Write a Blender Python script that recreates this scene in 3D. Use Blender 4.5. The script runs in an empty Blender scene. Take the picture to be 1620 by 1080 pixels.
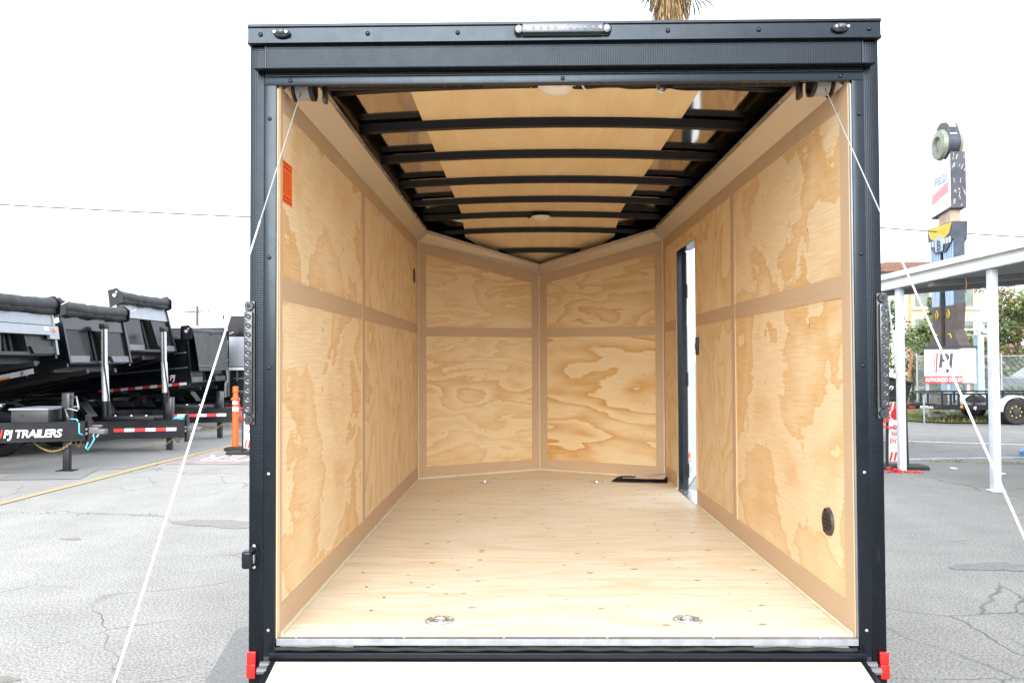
import bpy, bmesh, math, random
from mathutils import Vector, Matrix
random.seed(7)
R = math.radians
SC = bpy.context.scene
COL = SC.collection
G = -0.60          # ground level (deck of the trailer is z = 0)

# ------------------------------------------------------------------ camera
cd = bpy.data.cameras.new('camera'); cam = bpy.data.objects.new('camera', cd); COL.objects.link(cam)
cd.sensor_width = 36; cd.lens = 1285.0 / 1620 * 36; cd.clip_start = 0.05; cd.clip_end = 900
YAW, PITCH, ROLL = -0.0136, 0.0232, 0.0043
cam.matrix_world = (Matrix.Translation((-0.1406, -2.79, 0.9435)) @ Matrix.Rotation(-YAW, 4, 'Z')
                    @ Matrix.Rotation(math.pi/2 + PITCH, 4, 'X') @ Matrix.Rotation(-ROLL, 4, 'Z'))
SC.camera = cam
# ------------------------------------------------------------------ sky, sun, exposure
SUN_EL, SUN_AZ = R(25), R(188)
w = bpy.data.worlds.new('World'); SC.world = w; w.use_nodes = True
nt = w.node_tree; nt.nodes.clear()
sky = nt.nodes.new('ShaderNodeTexSky'); sky.sky_type = 'NISHITA'; sky.sun_disc = False
sky.sun_elevation = SUN_EL; sky.sun_rotation = SUN_AZ; sky.air_density = 1.0; sky.dust_density = 6.0
hs = nt.nodes.new('ShaderNodeHueSaturation'); hs.inputs['Saturation'].default_value = 0.30
mx = nt.nodes.new('ShaderNodeMix'); mx.data_type = 'RGBA'; mx.inputs['Factor'].default_value = 0.70
mx.inputs[7].default_value = (12.3, 13.3, 14.6, 1)      # even cloud layer
bg = nt.nodes.new('ShaderNodeBackground'); bg.inputs['Strength'].default_value = 0.098
wo = nt.nodes.new('ShaderNodeOutputWorld')
nt.links.new(sky.outputs[0], hs.inputs['Color']); nt.links.new(hs.outputs[0], mx.inputs[6])
nt.links.new(mx.outputs[2], bg.inputs[0]); nt.links.new(bg.outputs[0], wo.inputs[0])
sl = bpy.data.lights.new('sun', 'SUN'); sl.energy = 1.35; sl.angle = R(40); sl.color = (1, .965, .92)
so = bpy.data.objects.new('sun', sl); COL.objects.link(so)
d = Vector((math.cos(SUN_EL)*math.sin(SUN_AZ), math.cos(SUN_EL)*math.cos(SUN_AZ), math.sin(SUN_EL)))
so.rotation_euler = d.to_track_quat('Z', 'Y').to_euler(); so.location = (0, -20, 30)
SC.view_settings.view_transform = 'Standard'; SC.view_settings.look = 'None'
SC.view_settings.exposure = 1.30; SC.view_settings.gamma = 1
SC.render.engine = 'CYCLES'
cy = SC.cycles
cy.use_denoising = True; cy.max_bounces = 12; cy.diffuse_bounces = 10; cy.glossy_bounces = 5
cy.transparent_max_bounces = 8; cy.sample_clamp_indirect = 8; cy.caustics_reflective = False; cy.caustics_refractive = False

# ------------------------------------------------------------------ materials
MATS = {}
class N:
    """tiny node helper"""
    def __init__(s, name):
        s.m = bpy.data.materials.new(name); s.m.use_nodes = True; s.t = s.m.node_tree; s.t.nodes.clear()
        s.out = s.n('ShaderNodeOutputMaterial'); s.b = s.n('ShaderNodeBsdfPrincipled')
        s.l(s.b.outputs[0], s.out.inputs[0]); MATS[name] = s.m
    def n(s, k, **kw):
        x = s.t.nodes.new(k)
        for a, v in kw.items(): setattr(x, a, v)
        return x
    def l(s, a, b): s.t.links.new(a, b)
    def set(s, **kw):
        for k, v in kw.items():
            i = s.b.inputs[k.replace('_', ' ')]
            if hasattr(v, 'is_output'): s.l(v, i)
            else: i.default_value = v
    def math(s, op, a, b=None, c=None):
        x = s.n('ShaderNodeMath', operation=op)
        for i, v in enumerate((a, b, c)):
            if v is None: continue
            if hasattr(v, 'is_output'): s.l(v, x.inputs[i])
            else: x.inputs[i].default_value = v
        return x.outputs[0]
    def mapp(s, src, scale=(1,1,1), loc=(0,0,0), rot=(0,0,0)):
        x = s.n('ShaderNodeMapping'); s.l(src, x.inputs[0])
        x.inputs['Scale'].default_value = scale; x.inputs['Location'].default_value = loc; x.inputs['Rotation'].default_value = rot
        return x.outputs[0]
    def noise(s, src, scale, detail=3, rough=.55, dist=0):
        x = s.n('ShaderNodeTexNoise'); s.l(src, x.inputs['Vector'])
        x.inputs['Scale'].default_value = scale; x.inputs['Detail'].default_value = detail
        x.inputs['Roughness'].default_value = rough; x.inputs['Distortion'].default_value = dist
        return x.outputs[0]
    def ramp(s, src, stops, interp='LINEAR'):
        x = s.n('ShaderNodeValToRGB'); s.l(src, x.inputs[0]); e = x.color_ramp; e.interpolation = interp
        while len(e.elements) < len(stops): e.elements.new(.5)
        for el, (p, c) in zip(e.elements, stops):
            el.position = p; el.color = (c, c, c, 1) if isinstance(c, (int, float)) else (*c, 1)
        return x.outputs[0]
    def mix(s, f, a, b, blend='MIX'):
        x = s.n('ShaderNodeMix', data_type='RGBA', blend_type=blend)
        for i, v in ((0, f), (6, a), (7, b)):
            if hasattr(v, 'is_output'): s.l(v, x.inputs[i])
            elif i == 0: x.inputs[0].default_value = v
            else: x.inputs[i].default_value = (*v, 1)
        return x.outputs[2]
    def bump(s, h, strength=.3, dist=.002):
        x = s.n('ShaderNodeBump'); x.inputs['Strength'].default_value = strength; x.inputs['Distance'].default_value = dist
        s.l(h, x.inputs['Height']); s.l(x.outputs[0], s.b.inputs['Normal'])
    def obj(s): return s.n('ShaderNodeTexCoord').outputs['Object']
    def uv(s): return s.n('ShaderNodeTexCoord').outputs['UV']
    def pos(s): return s.n('ShaderNodeNewGeometry').outputs['Position']

def plain(name, col, rough=.5, metal=0, var=.12, scale=6, bump=0, bscale=80, spec=.5, coat=0, tint=(1,1,1,1)):
    k = N(name); p = k.pos()
    f = k.ramp(k.noise(p, scale, 4), [(.3, 1-var), (.7, 1+var)])
    c = k.mix(1.0, col, f, 'MULTIPLY')
    rr = k.math('MULTIPLY_ADD', k.noise(p, scale*3.1, 3), .24, rough-.12)
    k.set(Base_Color=c, Roughness=rr, Metallic=metal, Specular_IOR_Level=spec, Coat_Weight=coat, Specular_Tint=tint)
    if bump: k.bump(k.noise(p, bscale, 3), bump, .003)
    return k.m

def plywood(name, n, su, sv, light, dark, ragged=.16, edge=.93, amount=1.0, streak=.10, rough=.55, spec=.35, det=2.6):
    """rotary cut softwood: saw-tooth contours of a stretched height field, light earlywood to dark latewood"""
    k = N(name); uv = k.uv()
    h = k.noise(k.mapp(uv, (su, sv, 1)), 1.0, det, .5, .35)
    rg = k.noise(k.mapp(uv, (su*7, sv*16, 1)), 1.0, 4, .65)
    x = k.math('ADD', k.math('MULTIPLY', h, n), k.math('MULTIPLY', rg, ragged*n*.22))
    saw = k.math('FRACT', x)
    band = k.ramp(saw, [(0, 0.0), (.35, .16), (.7, .62), (edge, 1.0), (min(edge+.03, .999), 0)])
    msk = k.ramp(k.noise(k.mapp(uv, (su*.7, sv*.8, 1), (3, 7, 0)), 1.0, 2), [(.34, .55), (.60, 1)])
    f = k.math('MULTIPLY', k.math('MULTIPLY', band, msk), amount)
    col = k.mix(f, light, dark)
    st = k.ramp(k.noise(k.mapp(uv, (5, 170, 1)), 1.0, 3, .6), [(.3, 1-streak), (.7, 1+streak*.6)])
    col = k.mix(1.0, col, st, 'MULTIPLY')
    oi = k.n('ShaderNodeObjectInfo')
    br = k.math('MULTIPLY_ADD', oi.outputs['Random'], .10, .95)
    col = k.mix(1.0, col, br, 'MULTIPLY')
    k.set(Base_Color=col, Roughness=rough, Specular_IOR_Level=spec)
    k.bump(k.noise(k.mapp(uv, (12, 260, 1)), 1.0, 3), .12, .002)
    return k.m

LIGHT = (.81, .640, .415); DARK = (.61, .335, .115)
plywood('ply_blotch', 3.6, 1.9, 2.5, LIGHT, (.69,.430,.190), .55, .93, 1.0, .14, det=3.4)
plywood('ply_cathedral', 8.0, 1.4, 2.0, LIGHT, (.67,.43,.175), .22, .9, .85, .14)
plywood('ply_band', 8., .75, 2.6, (.80,.635,.385), (.60,.315,.085), .28, .93, 1.0)
plywood('ply_soft', 8.0, 1.3, 3.6, (.80,.645,.40), (.66,.40,.155), .45, .95, .85)
plywood('ply_floor', 5.0, 1.1, 6.0, (.79,.735,.61), (.69,.535,.345), .6, .95, .75, .09, .42, .5)
plywood('ply_ramp', 3.0, .8, 5.0, (.83,.73,.57), (.78,.62,.42), .5, .95, .5, .05)
k = N('luan'); uv = k.uv()
st = k.noise(k.mapp(uv, (4, 120, 1)), 1.0, 3, .6)
k.set(Base_Color=k.mix(st, (.49,.35,.225), (.61,.45,.30)), Roughness=.6, Specular_IOR_Level=.3)
k.bump(st, .15, .001)
k = N('luan_ceiling'); uv = k.uv()
st = k.noise(k.mapp(uv, (1.6, 9, 1)), 1.0, 4, .6, .8)
k.set(Base_Color=k.mix(k.ramp(st, [(.3, 0.), (.7, 1.)]), (.74,.555,.31), (.82,.655,.41)), Roughness=.5, Specular_IOR_Level=.3)

def textured_paint(name, col, rough, cell, spec=.5):
    k = N(name); p = k.pos()
    a = k.mapp(p, (1, 1, 1), (0, 0, 0), (0, R(45), 0))
    sx = k.n('ShaderNodeSeparateXYZ'); k.l(a, sx.inputs[0])
    q = 2*math.pi/cell
    hgt = k.math('MULTIPLY', k.math('SINE', k.math('MULTIPLY', sx.outputs[0], q)), k.math('SINE', k.math('MULTIPLY', sx.outputs[2], q)))
    f = k.ramp(k.noise(p, 5, 4), [(.3, .85), (.7, 1.15)])
    dirt = k.ramp(k.noise(k.mapp(p, (40, 40, 6)), 1.0, 4, .7), [(.62, 0.), (.74, .35)])
    c = k.mix(1.0, col, f, 'MULTIPLY'); c = k.mix(dirt, c, (.025,.025,.026))
    k.set(Base_Color=c, Roughness=k.math('MULTIPLY_ADD', k.noise(p, 18, 3), .25, rough-.1), Specular_IOR_Level=spec, Specular_Tint=(.70,.85,1,1))
    k.bump(hgt, .40, .0007)
textured_paint('black_textured', (.0045,.0052,.0072), .22, .0085, .33)
plain('black_paint', (.006,.007,.010), .24, var=.15, spec=.42, tint=(.70,.85,1,1))
plain('black_satin', (.008,.0085,.010), .42, var=.2)
plain('trailer_black', (.005,.006,.009), .20, var=.25, scale=2)
plain('black_rubber', (.010,.010,.010), .7, var=.3, scale=30, bump=.3)
plain('tyre_rubber', (.022,.022,.023), .8, var=.2, scale=14, bump=.2)
plain('tarp_black', (.024,.025,.027), .58, var=.45, scale=7, bump=.9, bscale=14)
plain('tarp_mesh', (.085,.085,.088), .8, var=.15, scale=5, bump=.3, bscale=60)
plain('aluminium', (.62,.64,.66), .30, 1.0, .08, 20)
plain('threshold_metal', (.30,.325,.355), .40, .5, .15, 25)
plain('zinc', (.62,.64,.67), .30, .7, .15, 60)
plain('chrome', (.80,.81,.82), .16, 1.0, .05)
plain('steel_grey', (.30,.32,.34), .38, .9, .12)
plain('lip_grey', (.15,.16,.175), .4, .3, .12)
plain('grey_panel', (.33,.35,.385), .35, .3, .08, 3)
k = N('roof_metal'); p = k.pos()
k.set(Base_Color=(.80,.78,.76,1), Metallic=1.0, Roughness=k.math('MULTIPLY_ADD', k.noise(p, 4, 3), .08, .04))
k.bump(k.noise(p, 2.2, 2), .06, .03)
k = N('cove_metal'); p = k.pos()
k.set(Base_Color=(.60,.55,.48,1), Metallic=.5, Roughness=k.math('MULTIPLY_ADD', k.noise(p, 5, 3), .14, .12))
k.bump(k.noise(k.mapp(p, (1, .6, 1)), 3, 2), .05, .03)
plain('white_paint', (.74,.76,.77), .45, var=.05, scale=3)
plain('white_gloss', (.80,.81,.80), .35, var=.03)
plain('white_rope', (.84,.84,.82), .7, var=.05, bump=.3, bscale=300)
plain('cable_steel', (.36,.36,.35), .5, .2, .1)
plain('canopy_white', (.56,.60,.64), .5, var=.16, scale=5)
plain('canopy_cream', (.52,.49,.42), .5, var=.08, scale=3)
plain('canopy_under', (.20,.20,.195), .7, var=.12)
plain('dome_lens', (.80,.74,.68), .35, var=.03)
plain('grey_plastic', (.12,.12,.125), .45)
plain('brown_vent', (.055,.045,.038), .5)
plain('orange_sticker', (.90,.135,.018), .55, var=.03)
plain('sticker_ink', (.36,.035,.012), .6, var=.02)
plain('red_plastic', (.62,.012,.010), .25, var=.08, coat=.4)
plain('red_paint', (.60,.030,.028), .5)
plain('white_tape', (.72,.72,.72), .4, var=.05)
plain('orange_plastic', (.90,.125,.020), .5, var=.06)
plain('amber', (.95,.25,.01), .3)
plain('brass_chain', (.62,.46,.17), .33, .9, .2, 40)
plain('blue_cable', (.12,.50,.66), .5)
plain('caulk', (.72,.66,.50), .6)
k = N('yellow_line'); p = k.pos()
wr = k.ramp(k.noise(p, 22, 5, .7), [(.42, 0.), (.58, 1.)])
k.set(Base_Color=k.mix(wr, (.52,.33,.085), (.34,.30,.22)), Roughness=.85)
plain('white_line', (.62,.62,.60), .8, var=.35, scale=7)
plain('blue_line', (.36,.46,.60), .8, var=.4, scale=7)
plain('stain_brown', (.23,.215,.19), .9, var=.2, scale=30, bump=.4, bscale=70)
plain('stain_dark', (.165,.162,.156), .9, var=.3, scale=20, bump=.4, bscale=70)
plain('maroon_line', (.29,.235,.225), .85, var=.3, scale=6)
plain('blue_tarp', (.10,.32,.62), .5)
plain('sign_navy', (.045,.055,.075), .5, var=.4, scale=3)
plain('sign_white', (.60,.64,.70), .45, var=.06)
plain('sign_yellow', (.66,.44,.03), .5)
plain('sign_blue', (.10,.24,.46), .5, var=.1)
plain('sign_paleblue', (.36,.47,.58), .5)
plain('sign_brown', (.060,.045,.040), .55, var=.3, scale=3)
plain('sign_red', (.50,.055,.055), .5)
plain('sign_pink', (.58,.26,.27), .5)
plain('sign_grey', (.42,.47,.54), .5)
plain('sign_olive', (.23,.24,.19), .45, var=.2, scale=4)
plain('sign_tan', (.45,.34,.25), .6, var=.25, scale=4)
plain('sign_black', (.02,.022,.028), .5)
plain('beige_wall', (.66,.50,.30), .85, var=.06, scale=1.2)
plain('cabinet_white', (.44,.43,.40), .6, var=.15, scale=5)
plain('pale_wall', (.64,.62,.58), .85, var=.06, scale=1.2)
plain('tan_wall', (.40,.31,.25), .85, var=.08, scale=1.2)
plain('roof_tile', (.20,.105,.075), .8, var=.3, scale=5)
plain('window_green', (.20,.24,.20), .25, var=.2, scale=2)
plain('banner_blue', (.20,.46,.60), .6, var=.15, scale=1)
plain('banner_pale', (.42,.60,.70), .6, var=.15, scale=1)
plain('banner_lime', (.42,.60,.20), .6)
plain('galvanised', (.36,.38,.40), .5, .6, .15)
plain('wood_pole', (.12,.085,.06), .9, var=.3)
plain('stake_rust', (.34,.15,.06), .8)
plain('bark', (.14,.10,.07), .95, var=.35, scale=8, bump=.6, bscale=14)
plain('thatch', (.40,.27,.13), .9, var=.4, scale=5)
plain('thatch_dark', (.20,.135,.075), .9, var=.4, scale=5)
plain('leaf_light', (.19,.22,.075), .6, var=.35, scale=2)
plain('leaf_mid', (.115,.155,.055), .6, var=.35, scale=2)
plain('leaf_dark', (.065,.09,.045), .6, var=.35, scale=2)
plain('leaf_red', (.20,.10,.035), .6, var=.3, scale=2)
plain('leaf_palm', (.10,.15,.03), .5, var=.3, scale=2)
plain('dry_grass', (.28,.21,.08), .9, var=.3)
plain('car_white', (.26,.29,.31), .3)
plain('car_glass', (.03,.04,.05), .1)
plain('black_cloth', (.020,.017,.017), .7, var=.2, bump=.4, bscale=40)
plain('paper', (.72,.66,.64), .6)
plain('ramp_knot', (.50,.44,.36), .7, var=.2, scale=40)
plain('cable_dark', (.05,.09,.085), .6)
plain('knot', (.36,.25,.165), .7, var=.4, scale=40)
plain('hole', (.03,.025,.02), .8)
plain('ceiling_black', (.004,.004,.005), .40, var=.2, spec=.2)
plain('solar_dark', (.030,.032,.036), .35, var=.2)
plain('led_grey', (.15,.165,.18), .4, var=.05)
k = N('clear_lens'); p = k.pos()
k.set(Base_Color=(.085,.098,.112,1), Roughness=.25, Specular_IOR_Level=.5, Coat_Weight=.2, Metallic=.2)
k.bump(k.noise(p, 240, 2), .25, .002)
k = N('smoke_lens'); p = k.pos()
k.set(Base_Color=(.04,.046,.052,1), Roughness=.18, Specular_IOR_Level=.5, Coat_Weight=.3, Metallic=.2)
k.bump(k.noise(p, 200, 2), .3, .002)

# asphalt: sun-bleached, oil stained, cracked
k = N('asphalt'); p = k.pos()
big = k.ramp(k.noise(p, .16, 4, .6), [(.35, .0), (.65, 1.)])
c = k.mix(big, (.275,.266,.247), (.350,.338,.315))
sx = k.n('ShaderNodeSeparateXYZ'); k.l(p, sx.inputs[0])
side = k.ramp(k.math('MULTIPLY_ADD', k.math('ADD', sx.outputs[0], k.math('MULTIPLY', k.noise(p, .5, 3), 3.0)), .12, .05), [(.15, 0.), (.75, 1.)])
c = k.mix(k.math('MULTIPLY', side, .55), c, (.135,.134,.132))          # the newer, darker asphalt of the right half
agg = k.noise(p, 70, 4, .75)
c = k.mix(1.0, c, k.ramp(agg, [(.33, .35), (.5, 1.), (.67, 1.65)]), 'MULTIPLY')
blot = k.ramp(k.noise(p, 1.7, 5, .65), [(.30, .86), (.62, 1.04)])
c = k.mix(1.0, c, blot, 'MULTIPLY')
st = k.ramp(k.noise(p, .75, 4, .6), [(.70, 0.), (.76, .35)])
c = k.mix(st, c, (.075,.072,.066))
wn = k.n('ShaderNodeTexNoise'); k.l(p, wn.inputs['Vector']); wn.inputs['Scale'].default_value = 1.3; wn.inputs['Detail'].default_value = 5
wv = k.n('ShaderNodeVectorMath', operation='MULTIPLY_ADD'); k.l(wn.outputs['Color'], wv.inputs[0]); wv.inputs[1].default_value = (.55, .55, 0); k.l(p, wv.inputs[2])
cr = None
for sc_, wd in ((.30, .006), (1.1, .010)):
    v = k.n('ShaderNodeTexVoronoi', feature='DISTANCE_TO_EDGE'); k.l(k.mapp(wv.outputs[0], (1, 1, 0)), v.inputs['Vector']); v.inputs['Scale'].default_value = sc_
    line = k.ramp(v.outputs['Distance'], [(wd*.25, 1.), (wd, 0.)])
    m_ = k.ramp(k.noise(k.mapp(p, (1,1,0), (sc_*9, 3, 0)), .45, 3), [(.49, 0.), (.58, 1.)])
    line = k.math('MULTIPLY', line, m_)
    cr = line if cr is None else k.math('MAXIMUM', cr, line)
c = k.mix(k.math('MULTIPLY', cr, .55), c, (.035,.034,.03))
k.set(Base_Color=c, Roughness=.85, Specular_IOR_Level=.3)
k.bump(k.math('SUBTRACT', k.math('MULTIPLY', agg, .5), k.math('MULTIPLY', cr, 1.5)), .5, .006)
k = N('asphalt_patch'); p = k.pos()
agg = k.noise(p, 90, 3, .7)
c = k.mix(1.0, k.mix(k.noise(p, 1.2, 4), (.18,.18,.178), (.25,.247,.24)), k.ramp(agg, [(.28, .6), (.72, 1.4)]), 'MULTIPLY')
k.set(Base_Color=c, Roughness=.85); k.bump(agg, .5, .004)
k = N('road_grey'); p = k.pos()
k.set(Base_Color=k.mix(k.noise(p, 2, 5), (.20,.20,.20), (.30,.30,.295)), Roughness=.85)
k = N('soil'); p = k.pos()
k.set(Base_Color=k.mix(k.noise(p, 1.1, 5), (.10,.115,.04), (.20,.19,.075)), Roughness=.95); k.bump(k.noise(p, 20, 4), .6, .03)

# ------------------------------------------------------------------ mesh helpers
class B:
    def __init__(s): s.bm = bmesh.new(); s.uvl = s.bm.loops.layers.uv.new('UVMap')
    def box(s, x0, x1, y0, y1, z0, z1, bev=0, rot=None, seg=2):
        r = bmesh.ops.create_cube(s.bm, size=1.0); vs = r['verts']
        bmesh.ops.scale(s.bm, vec=(abs(x1-x0), abs(y1-y0), abs(z1-z0)), verts=vs)
        if bev:
            es = list({e for v in vs for e in v.link_edges})
            q = bmesh.ops.bevel(s.bm, geom=es, offset=bev, segments=seg, affect='EDGES', profile=.6)
            vs = list({v for f in q['faces'] for v in f.verts} | {v for v in vs if v.is_valid})
        if rot is not None: bmesh.ops.transform(s.bm, matrix=rot, verts=vs)
        bmesh.ops.translate(s.bm, vec=((x0+x1)/2, (y0+y1)/2, (z0+z1)/2), verts=vs); return s
    def cyl(s, a, b, r, r2=None, n=12, cap=True):
        a, b = Vector(a), Vector(b); d = b-a
        q = bmesh.ops.create_cone(s.bm, cap_ends=cap, segments=n, radius1=r, radius2=r if r2 is None else r2, depth=d.length)
        M = Matrix.Translation((a+b)/2) @ d.to_track_quat('Z', 'Y').to_matrix().to_4x4()
        bmesh.ops.transform(s.bm, matrix=M, verts=q['verts']); return s
    def ball(s, c, rx, ry=None, rz=None, n=12, rot=None):
        q = bmesh.ops.create_uvsphere(s.bm, u_segments=n, v_segments=max(6, n*2//3), radius=1)
        M = Matrix.Translation(c)
        if rot is not None: M = M @ rot
        M = M @ Matrix.Diagonal((rx, ry or rx, rz or rx, 1))
        bmesh.ops.transform(s.bm, matrix=M, verts=q['verts']); return s
    def tube(s, pts, r, n=6, closed=False):
        pts = [Vector(p) for p in pts]; rings = []; m = len(pts); up = None
        for i, p in enumerate(pts):
            if closed: t = pts[(i+1) % m]-pts[i-1]
            else: t = pts[min(i+1, m-1)]-pts[max(i-1, 0)]
            t.normalize()
            if up is None: up = t.orthogonal().normalized()
            up = (up - t*up.dot(t)); up = up.normalized() if up.length > 1e-6 else t.orthogonal().normalized()
            sd = t.cross(up); rr = r[i] if isinstance(r, (list, tuple)) else r
            rings.append([s.bm.verts.new(p + (up*math.cos(2*math.pi*k/n) + sd*math.sin(2*math.pi*k/n))*rr) for k in range(n)])
        for i in range(m if closed else m-1):
            A, C = rings[i], rings[(i+1) % m]
            for k in range(n): s.bm.faces.new((A[k], A[(k+1) % n], C[(k+1) % n], C[k]))
        if not closed:
            s.bm.faces.new(rings[0][::-1]); s.bm.faces.new(rings[-1])
        return s
    def prism(s, poly, P0=(0,0,0), U=(1,0,0), V=(0,1,0), t0=0.0, t1=.01, grain='u', off=(0,0)):
        """polygon in the (U,V) plane through P0, from t0 to t1 along U x V, with UVs in metres"""
        P0, U, V = Vector(P0), Vector(U), Vector(V); W = U.cross(V).normalized()
        area = sum(poly[i][0]*poly[(i+1) % len(poly)][1]-poly[(i+1) % len(poly)][0]*poly[i][1] for i in range(len(poly)))
        if area < 0: poly = poly[::-1]
        a = [s.bm.verts.new(P0+U*u+V*v+W*t1) for u, v in poly]; b = [s.bm.verts.new(P0+U*u+V*v+W*t0) for u, v in poly]
        fs = [s.bm.faces.new(a), s.bm.faces.new(b[::-1])]; n = len(poly)
        for i in range(n): fs.append(s.bm.faces.new((a[i], b[i], b[(i+1) % n], a[(i+1) % n])))
        for f in fs:
            for l in f.loops:
                q = l.vert.co-P0; u, v = q.dot(U), q.dot(V)
                l[s.uvl].uv = ((u, v) if grain == 'u' else (v, u)); l[s.uvl].uv.x += off[0]; l[s.uvl].uv.y += off[1]
        return s
    def lathe(s, prof, c=(0,0,0), axis='Z', n=24, cap=True):
        ax = {'Z': Matrix.Identity(4), 'X': Matrix.Rotation(R(90), 4, 'Y'), 'Y': Matrix.Rotation(R(-90), 4, 'X')}[axis]
        M = Matrix.Translation(c) @ ax; rings = []
        for r, z in prof:
            rings.append([s.bm.verts.new(M @ Vector((r*math.cos(2*math.pi*k/n), r*math.sin(2*math.pi*k/n), z))) for k in range(n)])
        for A, C in zip(rings, rings[1:]):
            for k in range(n): s.bm.faces.new((A[k], A[(k+1) % n], C[(k+1) % n], C[k]))
        if cap: s.bm.faces.new(rings[0][::-1]); s.bm.faces.new(rings[-1])
        return s
    def quad(s, *ps): s.bm.faces.new([s.bm.verts.new(p) for p in ps]); return s
    def mesh(s, mat, smooth=False):
        bmesh.ops.recalc_face_normals(s.bm, faces=s.bm.faces) if not getattr(s, 'keep', False) else None
        me = bpy.data.meshes.new('m'); s.bm.to_mesh(me); s.bm.free()
        for m in (mat if isinstance(mat, (list, tuple)) else [mat]): me.materials.append(MATS[m])
        if smooth:
            me.shade_smooth()
            if smooth is not True:
                me.set_sharp_from_angle(angle=R(smooth))
        return me
    def obj(s, name, mat, parent=None, smooth=False, **kw):
        return link(name, s.mesh(mat, smooth), parent, **kw)

def link(name, data, parent=None, loc=None, rot=None, label=None, cat=None, group=None, kind=None):
    o = bpy.data.objects.new(name, data); COL.objects.link(o)
    if parent is not None:
        o.parent = parent
        if parent.get('world'): o.location = -parent.location
    if loc is not None: o.location = Vector(o.location) + Vector(loc)
    if rot is not None: o.rotation_euler = rot
    if label: o['label'] = label
    if cat: o['category'] = cat
    if group: o['group'] = group
    if kind: o['kind'] = kind
    return o
def empty(name, loc, label, cat, rot=None, group=None, world=False):
    o = link(name, None, None, loc, rot, label, cat, group)
    o.empty_display_size = .2
    if world: o['world'] = True
    return o
def text_mesh(s, size, mat, bold=0.0, shear=0.0, ext=.002, spacing=1.0, align='LEFT'):
    c = bpy.data.curves.new('t', 'FONT'); c.body = s; c.size = size; c.offset = bold; c.shear = shear; c.extrude = ext
    c.space_character = spacing; c.align_x = align; c.resolution_u = 3
    o = bpy.data.objects.new('t', c); me = bpy.data.meshes.new_from_object(o)
    bpy.data.objects.remove(o); bpy.data.curves.remove(c)
    me.materials.clear(); me.materials.append(MATS[mat]); return me
def text(s, size, mat, name, parent, loc, rot=(R(90), 0, 0), sx=1.0, **kw):
    o = link(name, text_mesh(s, size, mat, **kw), parent, loc, rot); o.scale.x = sx; return o
def rnd(a, b): return random.uniform(a, b)
def lerp(a, b, t): return a+(b-a)*t

# ================================================================== SETTING: ground
def sheet(name, pts, z, mat, parent=None, **kw):
    b = B(); b.quad(*[(x, y, z) for x, y in pts]); return b.obj(name, mat, parent, **kw)
ground = sheet('ground', [(-300,-120),(300,-120),(300,500),(-300,500)], G, 'asphalt', kind='structure')
def strip(name, path, wd, z, mat):
    b = B(); L_ = []; 
    for i, (x, y) in enumerate(path):
        a = Vector(path[max(i-1, 0)]); c = Vector(path[min(i+1, len(path)-1)]); t = (c-a).normalized(); n = Vector((-t.y, t.x))
        w_ = wd*rnd(.85, 1.12)
        L_.append((b.bm.verts.new((x+n.x*w_/2, y+n.y*w_/2, z)), b.bm.verts.new((x-n.x*w_/2, y-n.y*w_/2, z))))
    for p, q in zip(L_, L_[1:]): b.bm.faces.new((p[0], q[0], q[1], p[1]))
    return b.obj(name, mat, ground)
def stain(name, cx, cy, rx, ry, mat, z, ang=0, seed=1, n=36):
    rs = random.Random(seed); b = B(); ph = [rs.uniform(0, 6.28) for _ in range(4)]; vs = []
    for i in range(n):
        a = 2*math.pi*i/n; q = 1+.22*math.sin(2*a+ph[0])+.13*math.sin(3*a+ph[1])+.08*math.sin(7*a+ph[2])+.05*math.sin(11*a+ph[3])
        x, y = rx*q*math.cos(a), ry*q*math.sin(a); vs.append(b.bm.verts.new((cx+x*math.cos(ang)-y*math.sin(ang), cy+x*math.sin(ang)+y*math.cos(ang), z)))
    b.bm.faces.new(vs); return b.obj(name, mat, ground)
stain('oil_stain', -3.05, 4.95, .38, .20, 'stain_brown', G+.003, -.3, 3); stain('oil_stain', -4.1, 4.3, .10, .04, 'stain_brown', G+.003, 0, 5)
stain('oil_stain', -2.8, 1.15, .16, .07, 'stain_brown', G+.003, 0, 8); stain('oil_stain', -1.55, 1.05, .05, .02, 'stain_dark', G+.003, 0, 9)
stain('oil_stain', 3.4, 3.3, .35, .13, 'stain_dark', G+.003, .1, 12)
sheet('asphalt_patch', [(-1.80,1.90),(-1.60,2.2),(-1.2,2.3),(-1.1,.2),(-1.62,.3),(-1.68,1.13)], G+.004, 'asphalt_patch', ground)
# painted lines and patches (sheets 4 mm apart)
sheet('asphalt_patch', [(-7.6,8.4),(-5.9,8.9),(-5.6,11.8),(-5.3,15.5),(-6.0,15.6),(-7.3,11.0)], G+.004, 'asphalt_patch', ground)
sheet('asphalt_patch', [(-7.1,7.8),(-6.0,7.9),(-6.3,9.0),(-7.4,9.3)], G+.006, 'asphalt_patch', ground)
yl = [(-6.1,1.0),(-5.95,4.0),(-5.86,6.04),(-5.76,7.9),(-5.70,9.4),(-5.55,11.5),(-5.42,12.3),(-5.0,15.0),(-4.6,18.0)]
pts = []
for (a, c) in zip(yl, yl[1:]):
    for i in range(6): pts.append((lerp(a[0], c[0], i/6)+rnd(-.01, .01), lerp(a[1], c[1], i/6)))
strip('yellow_line', pts, .11, G+.008, 'yellow_line')
sheet('painted_panel', [(-5.55,9.45),(-3.6,9.3),(-3.6,10.75),(-5.62,10.55)], G+.004, 'maroon_line', ground)
text('ENTER', 1.05, 'white_line', 'painted_lettering', ground, (-3.55, 10.5, G+.008), (0, 0, math.pi), bold=.01, ext=0, sx=.55)
strip('white_line', [(x, 12.75-.4*(x-6.5)) for x in [2+i*1.2 for i in range(14)]], .12, G+.004, 'white_line')
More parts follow.
